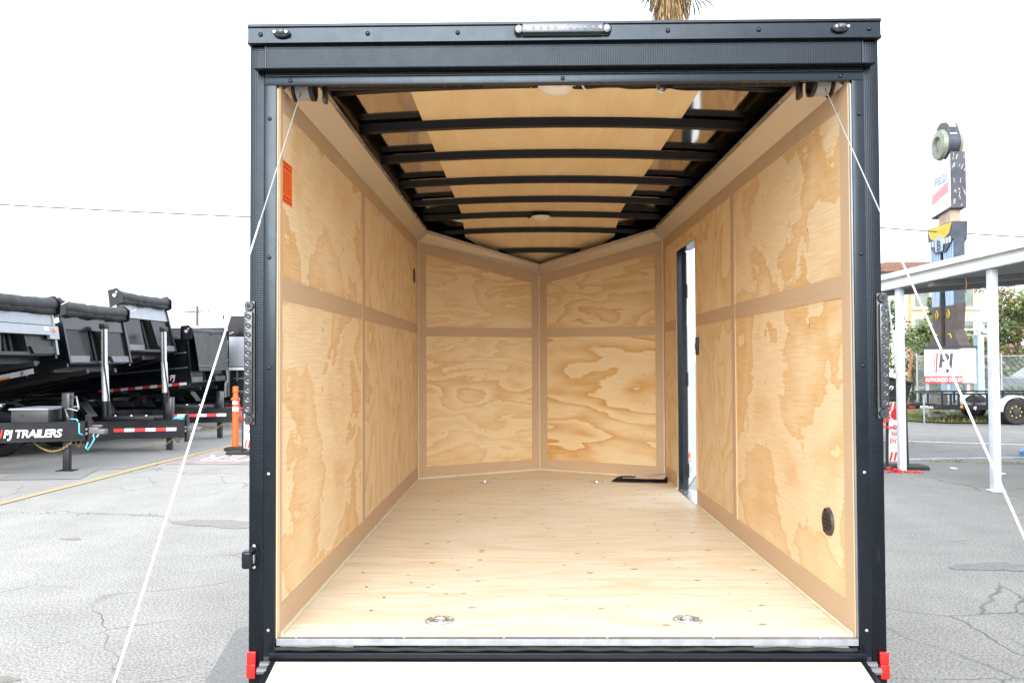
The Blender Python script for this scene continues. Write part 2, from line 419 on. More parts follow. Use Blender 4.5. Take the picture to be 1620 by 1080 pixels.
strip('blue_line', [(x, 9.7+.115*(x-5)) for x in [2+i*1.2 for i in range(12)]], .10, G+.004, 'blue_line')
# grass verge, road behind it, planted bank
sheet('verge', [(3.,22.5),(3.,19.4),(8.9,17.7),(9.9,16.6),(30,15.6),(30,20.2)], G+.03, 'soil', kind='structure')
sheet('road', [(2,34),(2,22.4),(30,20.1),(60,18),(60,34)], G+.015, 'road_grey', kind='structure')

# ================================================================== ENCLOSED TRAILER
T = empty('enclosed_trailer', (0, 1.9, G), 'black enclosed cargo trailer seen from behind, plywood interior, ramp door lowered', 'trailer', world=True)
WX, LY, VY, CZ, TZ = .985, 3.69, 4.24, 1.895, 1.68
def po(b, name, mat, parent=T, smooth=False, **kw): return b.obj(name, mat, parent, smooth, **kw)
def wall_prism(side, y0, y1, z0, z1, t0, t1, grain, b=None):
    b = b or B()
    if side < 0: b.prism([(y0,z0),(y1,z0),(y1,z1),(y0,z1)], (-WX,0,0), (0,1,0), (0,0,1), t0, t1, grain, (rnd(0,50), rnd(0,50)))
    else: b.prism([(-y0,z0),(-y1,z0),(-y1,z1),(-y0,z1)], (WX,0,0), (0,-1,0), (0,0,1), t0, t1, grain, (rnd(0,50), rnd(0,50)))
    return b
MZ0, MZ1 = 1.160, 1.235
TZ0 = 1.822
def wpanel(side, y0, y1, z0, z1, mat, grain): return po(wall_prism(side, y0, y1, z0, z1, -.009, 0, grain), 'wall_panel', mat)
def batten(side, y0, y1, z0, z1, grain, t=.004, name='batten'): return po(wall_prism(side, y0, y1, z0, z1, 0, t, grain), name, 'luan')
MJ = (MZ0+MZ1)/2
# left wall
wpanel(-1, .0, 1.474, -.01, MJ-.001, 'ply_blotch', 'u'); wpanel(-1, .0, 1.474, MJ+.001, 1.92, 'ply_blotch', 'u')
wpanel(-1, 1.476, LY, -.01, MJ-.001, 'ply_cathedral', 'v'); wpanel(-1, 1.476, LY, MJ+.001, 1.92, 'ply_cathedral', 'v')
batten(-1, .012, LY, MZ0, MZ1, 'u'); batten(-1, .012, LY, TZ0, CZ+.01, 'u'); batten(-1, .012, LY, .012, .105, 'u')
batten(-1, .0, .030, .0, 1.90, 'v', .0055); batten(-1, 1.44, 1.51, .10, 1.825, 'v', .0055); batten(-1, 3.655, LY, .0, CZ, 'v', .0055)
# right wall with its side door opening
DY0, DY1, DZ1 = 2.50, 3.17, 1.735
wpanel(1, .0, 1.554, -.01, MJ-.001, 'ply_blotch', 'u'); wpanel(1, .0, 1.554, MJ+.001, 1.92, 'ply_blotch', 'u')
wpanel(1, 1.556, DY0, -.01, MJ-.001, 'ply_cathedral', 'v'); wpanel(1, 1.556, DY0, MJ+.001, 1.92, 'ply_cathedral', 'v')
wpanel(1, DY0+.001, DY1-.001, DZ1, 1.92, 'ply_soft', 'u')
wpanel(1, DY1, LY, -.01, MJ-.001, 'ply_cathedral', 'v'); wpanel(1, DY1, LY, MJ+.001, 1.92, 'ply_cathedral', 'v')
batten(1, .06, DY0-.002, MZ0, MZ1, 'u'); batten(1, DY1+.002, LY, MZ0, MZ1, 'u'); batten(1, .06, LY, TZ0, CZ+.01, 'u')
batten(1, .06, DY0-.002, .012, .105, 'u'); batten(1, DY1+.002, LY, .012, .105, 'u')
batten(1, .0, .075, .0, 1.90, 'v', .0055); batten(1, 1.52, 1.59, .10, 1.825, 'v', .0055); batten(1, 3.62, LY, .0, CZ, 'v', .0055)
batten(1, DY0-.012, DY0, .0, DZ1+.01, 'v', .006)
# V nose
VL = math.hypot(WX, VY-LY); ua = WX/VL; ub = (VY-LY)/VL
VS = {-1: ((-WX, LY, 0), (ua, ub, 0)), 1: ((0, VY, 0), (ua, -ub, 0))}
def vz(side, u, zc=CZ, zt=TZ):                    # cove line height along the V wall
    t = u/VL; t = t if side < 0 else 1-t
    return lerp(zc, zt, t)
def vprism(side, poly, t0, t1, grain, name, mat):
    P0, U = VS[side]; b = B(); b.prism(poly, P0, U, (0,0,1), t0, t1, grain, (rnd(0,50), rnd(0,50))); return po(b, name, mat)
for s in (-1, 1):
    vprism(s, [(0,-.01),(VL,-.01),(VL,MJ-.02),(0,MJ-.02)], -.009, 0, 'u', 'wall_panel', 'ply_soft' if s < 0 else 'ply_band')
    vprism(s, [(0,MJ-.018),(VL,MJ-.018),(VL,vz(s,VL)+.03),(0,vz(s,0)+.03)], -.009, 0, 'u', 'wall_panel', 'ply_soft')
    vprism(s, [(.03,MZ0-.02),(VL-.03,MZ0-.02),(VL-.03,MZ1-.02),(.03,MZ1-.02)], 0, .004, 'u', 'batten', 'luan')
    vprism(s, [(.03,.012),(VL-.03,.012),(VL-.03,.095),(.03,.095)], 0, .004, 'u', 'batten', 'luan')
    vprism(s, [(.005,vz(s,0)-.085),(VL-.005,vz(s,VL)-.085),(VL-.005,vz(s,VL)+.01),(.005,vz(s,0)+.01)], 0, .004, 'u', 'batten', 'luan')
    vprism(s, [(.004,.0),(.075,.0),(.075,vz(s,.075)-.02),(.004,vz(s,0)-.02)], 0, .0055, 'v', 'batten', 'luan')
    vprism(s, [(VL-.075,.0),(VL-.004,.0),(VL-.004,vz(s,VL)-.02),(VL-.075,vz(s,VL-.075)-.02)], 0, .0055, 'v', 'batten', 'luan')
# caulk bead at the foot of the walls and in the nose corners
b = B(); b.tube([(-WX+.006,.02,.006),(-WX+.006,LY,.006),(0,VY-.01,.006),(WX-.006,LY,.006),(WX-.006,DY1,.006)], .007, 6); po(b, 'caulk_bead', 'caulk')
b = B(); b.tube([(WX-.006,.02,.006),(WX-.006,DY0,.006)], .007, 6); po(b, 'caulk_bead', 'caulk')
b = B(); b.tube([(0,VY-.012,.0),(0,VY-.012,TZ)], .005, 6); po(b, 'caulk_bead', 'caulk')
b = B(); b.tube([(-WX+.008,LY-.002,.0),(-WX+.008,LY-.002,CZ)], .005, 6); po(b, 'caulk_bead', 'caulk')
b = B(); b.tube([(WX-.008,LY-.002,.0),(WX-.008,LY-.002,CZ)], .005, 6); po(b, 'caulk_bead', 'caulk')
# brads in the panels (too small to pick apart: one part for each wall)
def brads(side, ys, zs):
    b = B()
    for y in ys:
        for z in zs:
            if rnd(0, 1) < .2: continue
            zz = z+rnd(-.02, .02); yy = y+rnd(-.01, .01)
            wall_prism(side, yy, yy+.006, zz, zz+rnd(.006, .02), 0, .0006, 'u', b)
    b.obj('panel_fasteners', 'steel_grey', T, kind='stuff')
brads(-1, (.35, .62, 1.0, 1.9, 2.4, 2.9), (.35, .58, .82, 1.05, 1.45, 1.70))
brads(1, (.42, .66, 1.0, 1.9, 2.2), (.35, .58, .82, 1.05, 1.45, 1.70))
b = B()
for s in (-1, 1):
    P0, U = Vector(VS[s][0]), Vector(VS[s][1])
    for u in (.22, .60, .95):
        for z in (.35, .58, .82, 1.05, 1.5):
            b.prism([(u,z),(u+.009,z),(u+.009,z+.009),(u,z+.009)], P0, U, (0,0,1), 0, .0006)
b.obj('panel_fasteners', 'steel_grey', T, kind='stuff')
# floor sheets
ye = [0.004, 1.219, 2.438, 3.657]
for i in range(3):
    b = B(); b.prism([(-1.0, ye[i]+.001), (1.0, ye[i]+.001), (1.0, ye[i+1]-.001), (-1.0, ye[i+1]-.001)], (0,0,0), (1,0,0), (0,1,0), -.019, 0, 'u', (rnd(0,50), rnd(0,50)))
    po(b, 'floor_sheet', 'ply_floor')
b = B(); b.prism([(-1.0, 3.658), (1.0, 3.658), (1.0, 3.70), (0, 4.26), (-1.0, 3.70)], (0,0,0), (1,0,0), (0,1,0), -.019, 0, 'u', (3.3, 8.1)); po(b, 'floor_sheet', 'ply_floor')
b = B()
for x in (-.62, -.44, -.29, .06, .30, .62, .80):
    y = .12+rnd(0, .1)
    while y < 3.75:
        if rnd(0, 1) < .72:
            px = x+rnd(-.10, .10); r_ = rnd(.0035, .0125); n = 8
            f = b.bm.faces.new([b.bm.verts.new((px+r_*1.35*math.cos(2*math.pi*k/n), y+r_*.8*math.sin(2*math.pi*k/n), .0007)) for k in range(n)])
        y += rnd(.07, .24)
b.obj('floor_plugs', 'knot', T, kind='stuff')
b = B()
for x, y in ((-.80,.62),(-.70,.47),(-.72,.30),(-.86,.85)):
    b.bm.faces.new([b.bm.verts.new((x+.006*math.cos(k), y+.008*math.sin(k), .0009)) for k in (0,1,2,3,4,5)])
b.obj('floor_specks', 'hole', T, kind='stuff')
# roof: height field used by sheet, ceiling panel and bows
RZ = [(-.1, 2.100), (3.30, 2.100), (3.46, 2.094), (3.75, 2.022), (4.03, 1.888), (4.24, 1.785), (4.36, 1.735)]
def zc(y):
    for (a, za), (c, zb) in zip(RZ, RZ[1:]):
        if y <= c: return lerp(za, zb, max(0, (y-a)/(c-a)))
    return RZ[-1][1]
def roofz(x, y): return zc(y)-.032*(x/.985)**2
def hw(y): return 1.068 if y < 3.73 else max(.02, 1.068*(4.335-y)/.605)
ROWS = [.02]+[.25*i for i in range(1, 14)]+[3.46, 3.6, 3.73, 3.85, 4.0, 4.12, 4.24, 4.33]
b = B(); g0 = []
for y in ROWS:
    row = []
    for i in range(25):
        x = (i/12-1)*hw(y); e = max(0, abs(x)-.90)
        row.append((b.bm.verts.new((x, y, roofz(x, y)-e*e*1.2)), b.bm.verts.new((x, y, roofz(x, y)-e*e*1.2+.012))))
    g0.append(row)
for r0, r1 in zip(g0, g0[1:]):
    for i in range(24):
        b.bm.faces.new((r0[i][0], r0[i+1][0], r1[i+1][0], r1[i][0])); b.bm.faces.new((r0[i][1], r1[i][1], r1[i+1][1], r0[i+1][1]))
po(b, 'roof_sheet', 'roof_metal', smooth=True)
def ceiling(y0, y1, name='ceiling_panel'):
    b = B(); ys = [y for y in ROWS if y0 < y < y1]; ys = [y0]+ys+[y1]; rows = []; off = (rnd(0,9), rnd(0,9))
    for y in ys:
        h = min(.612, max(.0, .985*(4.27-y)/.55)); r = []
        for i in range(13):
            x = (i/6-1)*h; r.append(b.bm.verts.new((x, y, roofz(x, y)-.007)))
        rows.append(r)
    for r0, r1 in zip(rows, rows[1:]):
        for i in range(12):
            f = b.bm.faces.new((r0[i], r1[i], r1[i+1], r0[i+1]))
            for l in f.loops: l[b.uvl].uv = (l.vert.co.y+off[0], l.vert.co.x+off[1])
    po(b, name, 'luan_ceiling', smooth=True)
ceiling(.02, 1.058); ceiling(1.0601, 2.276); ceiling(2.2781, 3.46); ceiling(3.4621, 4.24)
BOWS = [.49, 1.06, 1.645, 2.28, 2.90, 3.46, 3.76, 4.03]
for y in BOWS:
    h = min(.915, .985*(4.22-y)/.55); b = B(); n = 18; rows = []
    dz = .036 if y < 3.6 else .030
    for i in range(n+1):
        x = (i/n*2-1)*h; z = roofz(x, y)-.009
        rows.append([b.bm.verts.new(p) for p in ((x, y-.032, z), (x, y-.030, z-.004), (x, y-.019, z-dz), (x, y+.019, z-dz), (x, y+.030, z-.004), (x, y+.032, z))])
    for A, C in zip(rows, rows[1:]):
        for k in range(5): b.bm.faces.new((A[k], A[k+1], C[k+1], C[k]))
    b.bm.faces.new(rows[0]); b.bm.faces.new(rows[-1][::-1])
    po(b, 'roof_bow', 'ceiling_black', smooth=25)
# cove trim swept along the wall tops, one piece for each wall
path = [(-WX, .035, CZ), (-WX, LY, CZ), (0, VY, TZ), (WX, LY, CZ), (WX, .035, CZ)]
def inward(i):
    def nrm(a, c): d_ = Vector((c[0]-a[0], c[1]-a[1])).normalized(); return Vector((d_.y, -d_.x))
    if i == 0: return nrm(path[0], path[1])
    if i == 4: return nrm(path[3], path[4])
    n1, n2 = nrm(path[i-1], path[i]), nrm(path[i], path[i+1]); m_ = (n1+n2).normalized(); return m_/m_.dot(n1)
prof = [(.0065, 0), (.095, .058), (.097, .082), (.094, .082), (.091, .062), (.0065, .006)]
for i in range(4):
    b = B(); rr = []
    for j in (i, i+1):
        nv = inward(j); x, y, z = path[j]
        e = Vector((0, 0))
        d_ = (Vector(path[i+1][:2])-Vector(path[i][:2])).normalized()*(.0012 if j == i else -.0012)
        rr.append([b.bm.verts.new((x+nv.x*q+d_.x, y+nv.y*q+d_.y, z+dz)) for q, dz in prof])
    m = len(prof)
    for k in range(m): b.bm.faces.new((rr[0][k], rr[0][(k+1) % m], rr[1][(k+1) % m], rr[1][k]))
    b.bm.faces.new(rr[0][::-1]); b.bm.faces.new(rr[1])
    cv = po(b, 'cove_trim', 'cove_metal')
# screws along the cove lip
SCREW = B().lathe([(.0055,0),(.0052,.0016),(.0035,.003),(.0008,.0034)], n=8).mesh('zinc', True)
SCREWB = B().lathe([(.0075,0),(.0072,.0018),(.005,.0036),(.001,.0042)], n=10).mesh('black_paint', True)
def screw(x, y, z, rot=(0,0,0), me=None, parent=T, s=1.0):
    o = link('screw', me or SCREW, parent, (x, y, z), rot); o.scale = (s, s, s); return o
for y in BOWS[:6]:
    for s in (-1, 1): screw(s*(WX-.0975), y-.05, CZ+.068, (0, -s*R(90), 0))
# outer skin, frame
for s in (-1, 1):
    if s < 0:
        b = B(); b.box(s*1.074, s*1.058, .02, 3.74, -.12, 2.075); po(b, 'side_skin', 'black_textured')
    else:
        b = B(); b.box(1.058, 1.074, .02, DY0-.02, -.12, 2.075); b.box(1.058, 1.074, DY1+.16, 3.74, -.12, 2.075); b.box(1.058, 1.074, DY0-.02, DY1+.16, DZ1+.03, 2.075)
        po(b, 'side_skin', 'black_textured')
    a, c = (s*1.066, 3.74), (0, 4.335)
    b = B(); b.quad((a[0], a[1], -.12), (c[0], c[1], -.12), (c[0], c[1], 1.775), (a[0], a[1], 2.06)); b.quad((a[0]*.985, a[1]-.01, -.12), (a[0]*.985, a[1]-.01, 2.05), (c[0], c[1]-.02, 1.77), (c[0], c[1]-.02, -.12))
    po(b, 'nose_skin', 'black_textured')
    b = B(); b.box(s*1.060, s*.995, .02, 3.72, 1.90, 2.01); po(b, 'top_frame_rail', 'ceiling_black')
    b = B(); b.box(s*.60-.05, s*.60+.05, .05, 3.7, -.16, -.03); po(b, 'chassis_rail', 'black_satin')
b = B(); b.prism([(-1.06,.02),(1.06,.02),(1.06,3.73),(0,4.32),(-1.06,3.73)], (0,0,0), (1,0,0), (0,1,0), -.028, -.020); po(b, 'underfloor', 'black_satin')
# rear posts: textured outer, smooth flange proud, jamb inside
for s in (-1, 1):
    b = B(); b.box(s*1.081, s*1.030, -.012, .055, -.150, 2.032, .004); p_ = po(b, 'rear_post', 'black_textured', smooth=30)
    b = B(); b.box(s*1.0295, s*.9885, -.016, .050, -.060, 1.902, .003); po(b, 'flange', 'black_paint', p_, smooth=30)
    b = B(); b.box(s*.9880, s*.983, -.010, .034, .0, 1.886); po(b, 'jamb_strip', 'steel_grey' if s > 0 else 'luan', p_)
    for z in (1.78, 1.30, .56, .03, .92): screw(s*1.012, -.0162, z, (R(90), 0, 0), SCREWB if z > .8 else SCREW, p_)
    b = B(); b.box(s*1.0815, s*.988, -.009, .05, -.165, -.061, .003); po(b, 'post_foot', 'black_satin', p_, smooth=30)
    # red reflector
    b = B(); b.box(s*1.083, s*1.052, -.026, -.014, -.080, -.040, .003); b.box(s*1.083, s*1.052, -.030, -.014, -.128, -.0805, .003)
    po(b, 'reflector', 'red_plastic', smooth=30)
# header: cap rail, textured panel, drip rail, lower frame
b = B(); b.prism([(2.034,-.030),(2.034,.05),(2.104,.05),(2.104,-.030),(2.100,-.034),(2.094,-.034),(2.090,-.028),(2.047,-.028),(2.044,-.035),(2.037,-.035)], (-1.084,0,0), (0,0,1), (0,1,0), -2.168, 0)
hd = po(b, 'header_cap_rail', 'black_paint')
b = B(); b.box(-1.0295, 1.0295, -.014, .052, 1.9515, 2.0335); po(b, 'header_panel', 'black_textured')
b = B(); b.prism([(1.941,-.050),(1.944,-.052),(1.951,-.018),(1.951,.05),(1.943,.05),(1.943,-.018)], (-1.055,0,0), (0,0,1), (0,1,0), -2.110, 0); po(b, 'drip_rail', 'black_paint')
b = B(); b.box(-1.0292, 1.0292, -.010, .050, 1.9255, 1.9425); po(b, 'header_recess', 'black_textured')
b = B(); b.box(-1.0292, 1.0292, -.018, .0005, 1.895, 1.925, .003); lf = po(b, 'header_lower_frame', 'black_paint', smooth=30)
for x in (-.94, .0, .95): screw(x, -.0182, 1.910, (R(90), 0, 0), SCREWB, lf)
for x in (-1.04, -.67, -.36, .36, .67, 1.045): screw(x, -.0285, 2.068, (R(90), 0, 0), SCREWB, hd, 1.1)
for s in (-1, 1):
    b = B(); b.box(s*1.0292, s*1.024, -.0165, -.0145, 1.953, 2.032); po(b, 'seam_strip', 'black_satin')
# inner rear header (brown shadowed wood edge) 
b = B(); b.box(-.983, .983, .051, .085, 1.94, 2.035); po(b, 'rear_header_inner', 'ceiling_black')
# threshold: aluminium strip, rubber seal, black sill
b = B(); b.box(-.982, .982, -.024, .003, -.019, .0025, .001); po(b, 'threshold_strip', 'threshold_metal')
for x in (-.92, -.55, -.21, .14, .50, .86): screw(x, -.004, .0026)
pts = []
b = B(); b.tube([(-.985+.02*i, -.030+.002*math.sin(i*.9), -.029+.0012*math.sin(i*.17)+.001*math.sin(i*.9)) for i in range(99)], .0075, 8); po(b, 'rubber_seal', 'black_rubber', smooth=True)
b = B(); b.box(-1.0, 1.0, -.048, .0, -.064, -.036, .003); b.box(-1.0, 1.0, -.030, .0, -.150, -.065, .003); po(b, 'rear_sill', 'black_paint', smooth=30)
# ramp door lying open: local frame along the ramp
RA = math.atan2(.47, 1.85); RL = 1.92
b = B(); RM = (0, -.058, -.062)
U = (1,0,0); Vd = Vector((0, -math.cos(RA), -math.sin(RA)))
def ramp(name, poly, t0, t1, mat, parent=T, grain='u'):
    b = B(); b.prism(poly, RM, U, Vd, -t1, -t0, grain, (rnd(0,50), rnd(0,50))); return po(b, name, mat, parent)
rd = ramp('ramp_door', [(-.992,.0),(.992,.0),(.992,RL),(-.992,RL)], -.05, -.006, 'black_satin')
ramp('ramp_sheet', [(-.972,.004),(.972,.004),(.972,RL-.03),(-.972,RL-.03)], -.006, .004, 'ply_ramp', rd)
for s in (-1, 1):
    ramp('ramp_edge', [(s*.994,-.002),(s*.974,-.002),(s*.974,RL),(s*.994,RL)], -.008, .003, 'black_paint', rd)
    for q in (.03, .06): 
        b = B(); b.cyl((s*1.022, RM[1]+.02-q, RM[2]+.002-q*.25), (s*.99, RM[1]+.02-q, RM[2]+.002-q*.25), .012, n=8); po(b, 'hinge', 'grey_plastic', rd, smooth=30)
ramp('end_bar', [(-.99,RL+.002),(.99,RL+.002),(.99,RL+.05),(-.99,RL+.05)], -.03, .0, 'black_paint', rd)
b = B()
for u, v in ((-.80,.05),(-.12,.05),(.33,.04),(.84,.04),(-.45,.02),(.05,.02),(.65,.015),(-.7,.3),(-.2,.36),(.4,.33),(.8,.31)):
    b.prism([(u+.014*math.cos(k), v+.010*math.sin(k)) for k in (0,1,2,3,4,5)], RM, U, Vd, -.0046, -.0041)
b.obj('ramp_plugs', 'ramp_knot', rd, kind='stuff')
# torsion spring shaft, springs, cable drums and the lift cables
b = B(); b.cyl((-.975,.10,1.936), (.975,.10,1.936), .0105, n=10); po(b, 'torsion_shaft', 'black_satin', smooth=30)
def coil(x0, x1):
    b = B(); n = int((x1-x0)/.0062); pts = []
    for i in range(n*10): a = i/10*2*math.pi; pts.append((x0+(x1-x0)*i/(n*10), .10+.019*math.cos(a), 1.936+.019*math.sin(a)))
    b.tube(pts, .0027, 4); return po(b, 'torsion_spring', 'black_satin', smooth=True)
coil(-.86, -.28); coil(.40, .86)
b = B()
for i in range(9): b.box(-.78+i*.052, -.777+i*.052, .073, .077, 1.918, 1.922); b.box(.42+i*.045, .423+i*.045, .073, .077, 1.918, 1.922)
b.obj('spring_glints', 'chrome', T, kind='stuff')
def drum(s):
    x0, x1 = s*.955, s*.880; b = B()
    b.cyl((x0,.085,1.915), (x0-s*.008,.085,1.915), .046, n=20); b.cyl((x1,.085,1.915), (x1+s*.012,.085,1.915), .043, n=20); b.cyl((x0,.085,1.915), (x1,.085,1.915), .034, n=20)
    dr = po(b, 'cable_drum', 'black_satin', smooth=30)
    b = B(); pts = []
    for i in range(12*12): a = i/12*2*math.pi; pts.append((lerp(x0-s*.011, x1+s*.016, i/144), .085+.0375*math.cos(a), 1.915+.0375*math.sin(a)))
    b.tube(pts, .0022, 5); po(b, 'wound_cable', 'cable_steel', dr, smooth=True)
    b = B(); b.box(s*.845-.006, s*.845+.006, .07, .11, 1.868, 1.93); po(b, 'shaft_bracket', 'black_satin', dr)
    # cable runs from the drum down to the far end of the ramp
    e = Vector((s*.945, RM[1], RM[2]))+Vd*(RL-.04)+Vector((0, 0, .02)); a = Vector((s*.922, .050, 1.890))
    mid = a.lerp(e, .22)
    b = B(); b.tube([a, mid], .0022, 6); po(b, 'lift_cable', 'cable_steel', smooth=True)
    b = B(); b.tube([mid, a.lerp(e, .6)+Vector((0,0,-.004)), e], .0026, 8); po(b, 'lift_cable', 'white_rope', smooth=True)
drum(-1); drum(1)
# wiring along the first bow, clipped with ties
b = B(); pts = []
for i in range(30): x = .02+.84*i/29; pts.append((x, .452+.008*math.sin(i*.9), 2.045-.010*abs(math.sin(i*.42))-.03*(x/.985)**2))
b.tube(pts, .005, 6); b.tube([(p[0], p[1]-.01, p[2]-.004+.004*math.sin(p[0]*9)) for p in pts], .0035, 6); po(b, 'ceiling_wire', 'black_rubber', smooth=True)
for x in (.10, .40): 
    b = B(); b.tube([(x, .44, 2.05), (x+.004, .438, 2.034), (x+.012, .445, 2.026), (x+.016, .455, 2.036)], .004, 6); po(b, 'cable_tie', 'white_rope', smooth=True)
b = B(); b.tube([(.34,.09,1.925),(.345,.085,1.900),(.36,.085,1.893),(.37,.09,1.905),(.36,.10,1.915)], .005, 6); po(b, 'safety_cord', 'zinc', smooth=True)
# dome lights
for y, sc_ in ((.47, 1.0), (3.44, 1.0)):
    zt_ = zc(y)-.047; b = B(); b.lathe([(.074,0),(.076,-.007),(.070,-.013)], (0, y, zt_), n=32); dl = po(b, 'dome_light', 'white_gloss', smooth=40)
    b = B(); b.lathe([(.069,-.010),(.066,-.018),(.055,-.026),(.034,-.032),(.010,-.034)], (0, y, zt_), n=32); po(b, 'lens', 'dome_lens', dl, smooth=True)
    b = B(); b.box(-.019, .019, y-.058, y-.04, zt_-.027, zt_-.018, .003); po(b, 'rocker_switch', 'dome_lens', dl, smooth=30)
    b = B(); b.tube([(-.072,y,zt_-.002),(-.085,y-.01,zt_-.008),(-.10,y-.012,zt_-.014)], .004, 6); po(b, 'wire_tail', 'black_rubber', dl)
    b = B(); b.tube([(-.09,y-.011,zt_-.010),(-.105,y-.013,zt_-.015),(-.112,y-.012,zt_-.019)], .0022, 5); po(b, 'wire_end', 'sign_yellow', dl)
# header light bar and marker lamps
b = B(); b.prism([(x*.155+.0*y, y) for x, y in ((-1,-.017),(1,-.017),(1,.017),(-1,.017))], (0,-.030,2.0705), (1,0,0), (0,0,1), 0, .004)
lb = po(b, 'light_bar', 'grey_plastic')
b = B(); b.box(-.139, .139, -.058, -.034, 2.055, 2.087, .006); po(b, 'lens', 'clear_lens', lb, smooth=35)
for s in (-1, 1):
    b = B(); b.lathe([(.0168,0),(.0168,.012),(.013,.018),(.002,.019)], (s*.150, -.033, 2.0705), 'Y', 20); 
    for v in b.bm.verts: v.co.y = -.033-(v.co.y+.033)
    ec = po(b, 'end_cap', 'smoke_lens', lb, smooth=35)
    b = B(); b.cyl((s*.150,-.051,2.0705), (s*.150,-.055,2.0705), .006, n=10); po(b, 'mounting_screw', 'zinc', lb)
for i in range(11):
    x = (i-5)*.0252; b = B(); b.cyl((x,-.0575,2.071), (x,-.0600,2.071), .0055, n=12); po(b, 'led', 'led_grey' if i % 5 else 'grey_panel', lb, smooth=30)
for x in (-.965, .945):
    b = B(); b.ball((x,-.036,2.069), .030, .014, .016, 16); ml = po(b, 'marker_lamp', 'smoke_lens', smooth=True)
    b = B(); b.ball((x,-.050,2.070), .014, .006, .008, 12); po(b, 'lens', 'clear_lens', ml, smooth=True)
    for q in (-1, 1): b = B(); b.cyl((x+q*.020,-.044,2.068), (x+q*.020,-.0545,2.068), .0045, n=8); po(b, 'mounting_screw', 'zinc', ml)
# vertical tail lamps on the posts
for s, z0, z1 in ((-1, .728, 1.150), (1, .742, 1.166)):
    x0, x1 = s*1.060, s*1.094; xm = s*1.077
    b = B(); b.box(x0, x1, -.022, -.0125, z0, z1, .004); tl = po(b, 'tail_lamp', 'grey_plastic', smooth=30)
    b = B(); b.box(s*1.062, s*1.092, -.040, -.0225, z0+.036, z1-.036, .006); po(b, 'lens', 'smoke_lens', tl, smooth=35)
    for zz in (z0+.017, z1-.017):
        b = B(); b.cyl((xm,-.022,zz), (xm,-.034,zz), .0165, .0145, 20); po(b, 'end_cap', 'smoke_lens', tl, smooth=35)
        b = B(); b.cyl((xm,-.034,zz), (xm,-.037,zz), .006, n=10); po(b, 'mounting_screw', 'hole', tl)
    n = 11
    for i in range(n):
        z = lerp(z0+.056, z1-.056, i/(n-1)); b = B(); b.lathe([(.0115,0),(.0105,.0015),(.0075,.0012),(.0055,.0003),(.003,.0010),(.0005,.0014)], (0,0,0), 'Z', 14)
        for v in b.bm.verts: x_, y_, z_ = v.co; v.co = (xm+x_, -.0398-z_, z+y_)
        po(b, 'led', 'smoke_lens', tl, smooth=40)
# latch keeper on the left post
b = B(); b.prism([(.018*math.cos(a)+0, .030*math.sin(a)*1.35) for a in [i*math.pi/10 for i in range(20)]], (-1.062,-.0125,.280), (1,0,0), (0,0,1), 0, .006); lk = po(b, 'latch', 'black_paint', smooth=30)
b = B(); b.box(-1.090, -1.056, -.062, -.019, .247, .306, .009, seg=3); po(b, 'knob', 'black_paint', lk, smooth=40)
b = B(); b.box(-1.0555, -1.051, -.045, -.024, .262, .290, .001); po(b, 'lock_tab', 'aluminium', lk)
for z in (.316, .244): screw(-1.060, -.0187, z, (R(90), 0, 0), SCREW, lk, 1.1)
# recessed D-rings
def dring(x, y, a):
    b = B(); pr = [(.056,0),(.054,.003),(.046,.0035),(.036,-.001),(.026,-.009),(.004,-.010)]; b.lathe(pr, n=8)
    for v in b.bm.verts: v.co.x *= 1.0; v.co.y *= .82; v.co.z += .0036
    o = po(b, 'tie_down', 'zinc', loc=(x, y, 0), rot=(0, 0, a), smooth=30)
    b = B(); b.tube([(.024*math.cos(t), -.006+.020*math.sin(t), .004+.004*math.sin(t)) for t in [i*math.pi/9 for i in range(18)]], .0042, 8, True); po(b, 'ring', 'chrome', o, smooth=True)
    b = B(); b.box(-.009, .009, -.036, -.018, .003, .010, .002); po(b, 'ring_clip', 'zinc', o, smooth=30)
    for q in (0, 2, 4, 6): t = q*math.pi/4+.4; screw(.045*math.cos(t), .036*math.sin(t), .0066, parent=o)
for x, y, a in ((-.448,.176,.2),(.452,.184,-.3),(-.441,3.52,.1),(.425,3.52,-.1)): dring(x, y, a)
# round louvred vent low on the right wall, and the wall plates
b = B(); b.cyl((WX-.0005,.235,.345), (WX-.010,.235,.345), .052, .049, 28); vt = po(b, 'vent', 'brown_vent', smooth=30)
for i in range(9):
    z = .345+(i-4)*.0078; h = math.sqrt(max(.0004, .036**2-(z-.345)**2)); b = B(); b.box(WX-.0135, WX-.0100, .235-h, .235+h, z-.0022, z+.0022, rot=Matrix.Rotation(R(20), 4, 'Y')); po(b, 'louvre', 'hole' if i % 2 else 'brown_vent', vt)
b = B(); b.box(WX-.0125, WX-.0105, .2335, .2365, .31, .38); po(b, 'louvre_bar', 'brown_vent', vt)
for a in (1.2, 3.4, 5.3): screw(WX-.0102, .235+.043*math.cos(a), .345+.043*math.sin(a), (0, -R(90), 0), SCREWB, vt, .9)
b = B(); b.box(WX-.014, WX-.0005, 2.425, 2.475, .975, 1.085, .004); sw = po(b, 'switch_plate', 'black_satin', smooth=30)
b = B(); b.box(WX-.019, WX-.0145, 2.437, 2.462, 1.01, 1.05, .002); po(b, 'rocker', 'brown_vent', sw, smooth=30)
b = B(); b.prism([(3.47+.030*math.cos(a), 1.60+.055*math.sin(a)) for a in [i*math.pi/8 for i in range(16)]], (-WX,0,0), (0,1,0), (0,0,1), .0005, .010); po(b, 'wall_vent', 'brown_vent', smooth=30)
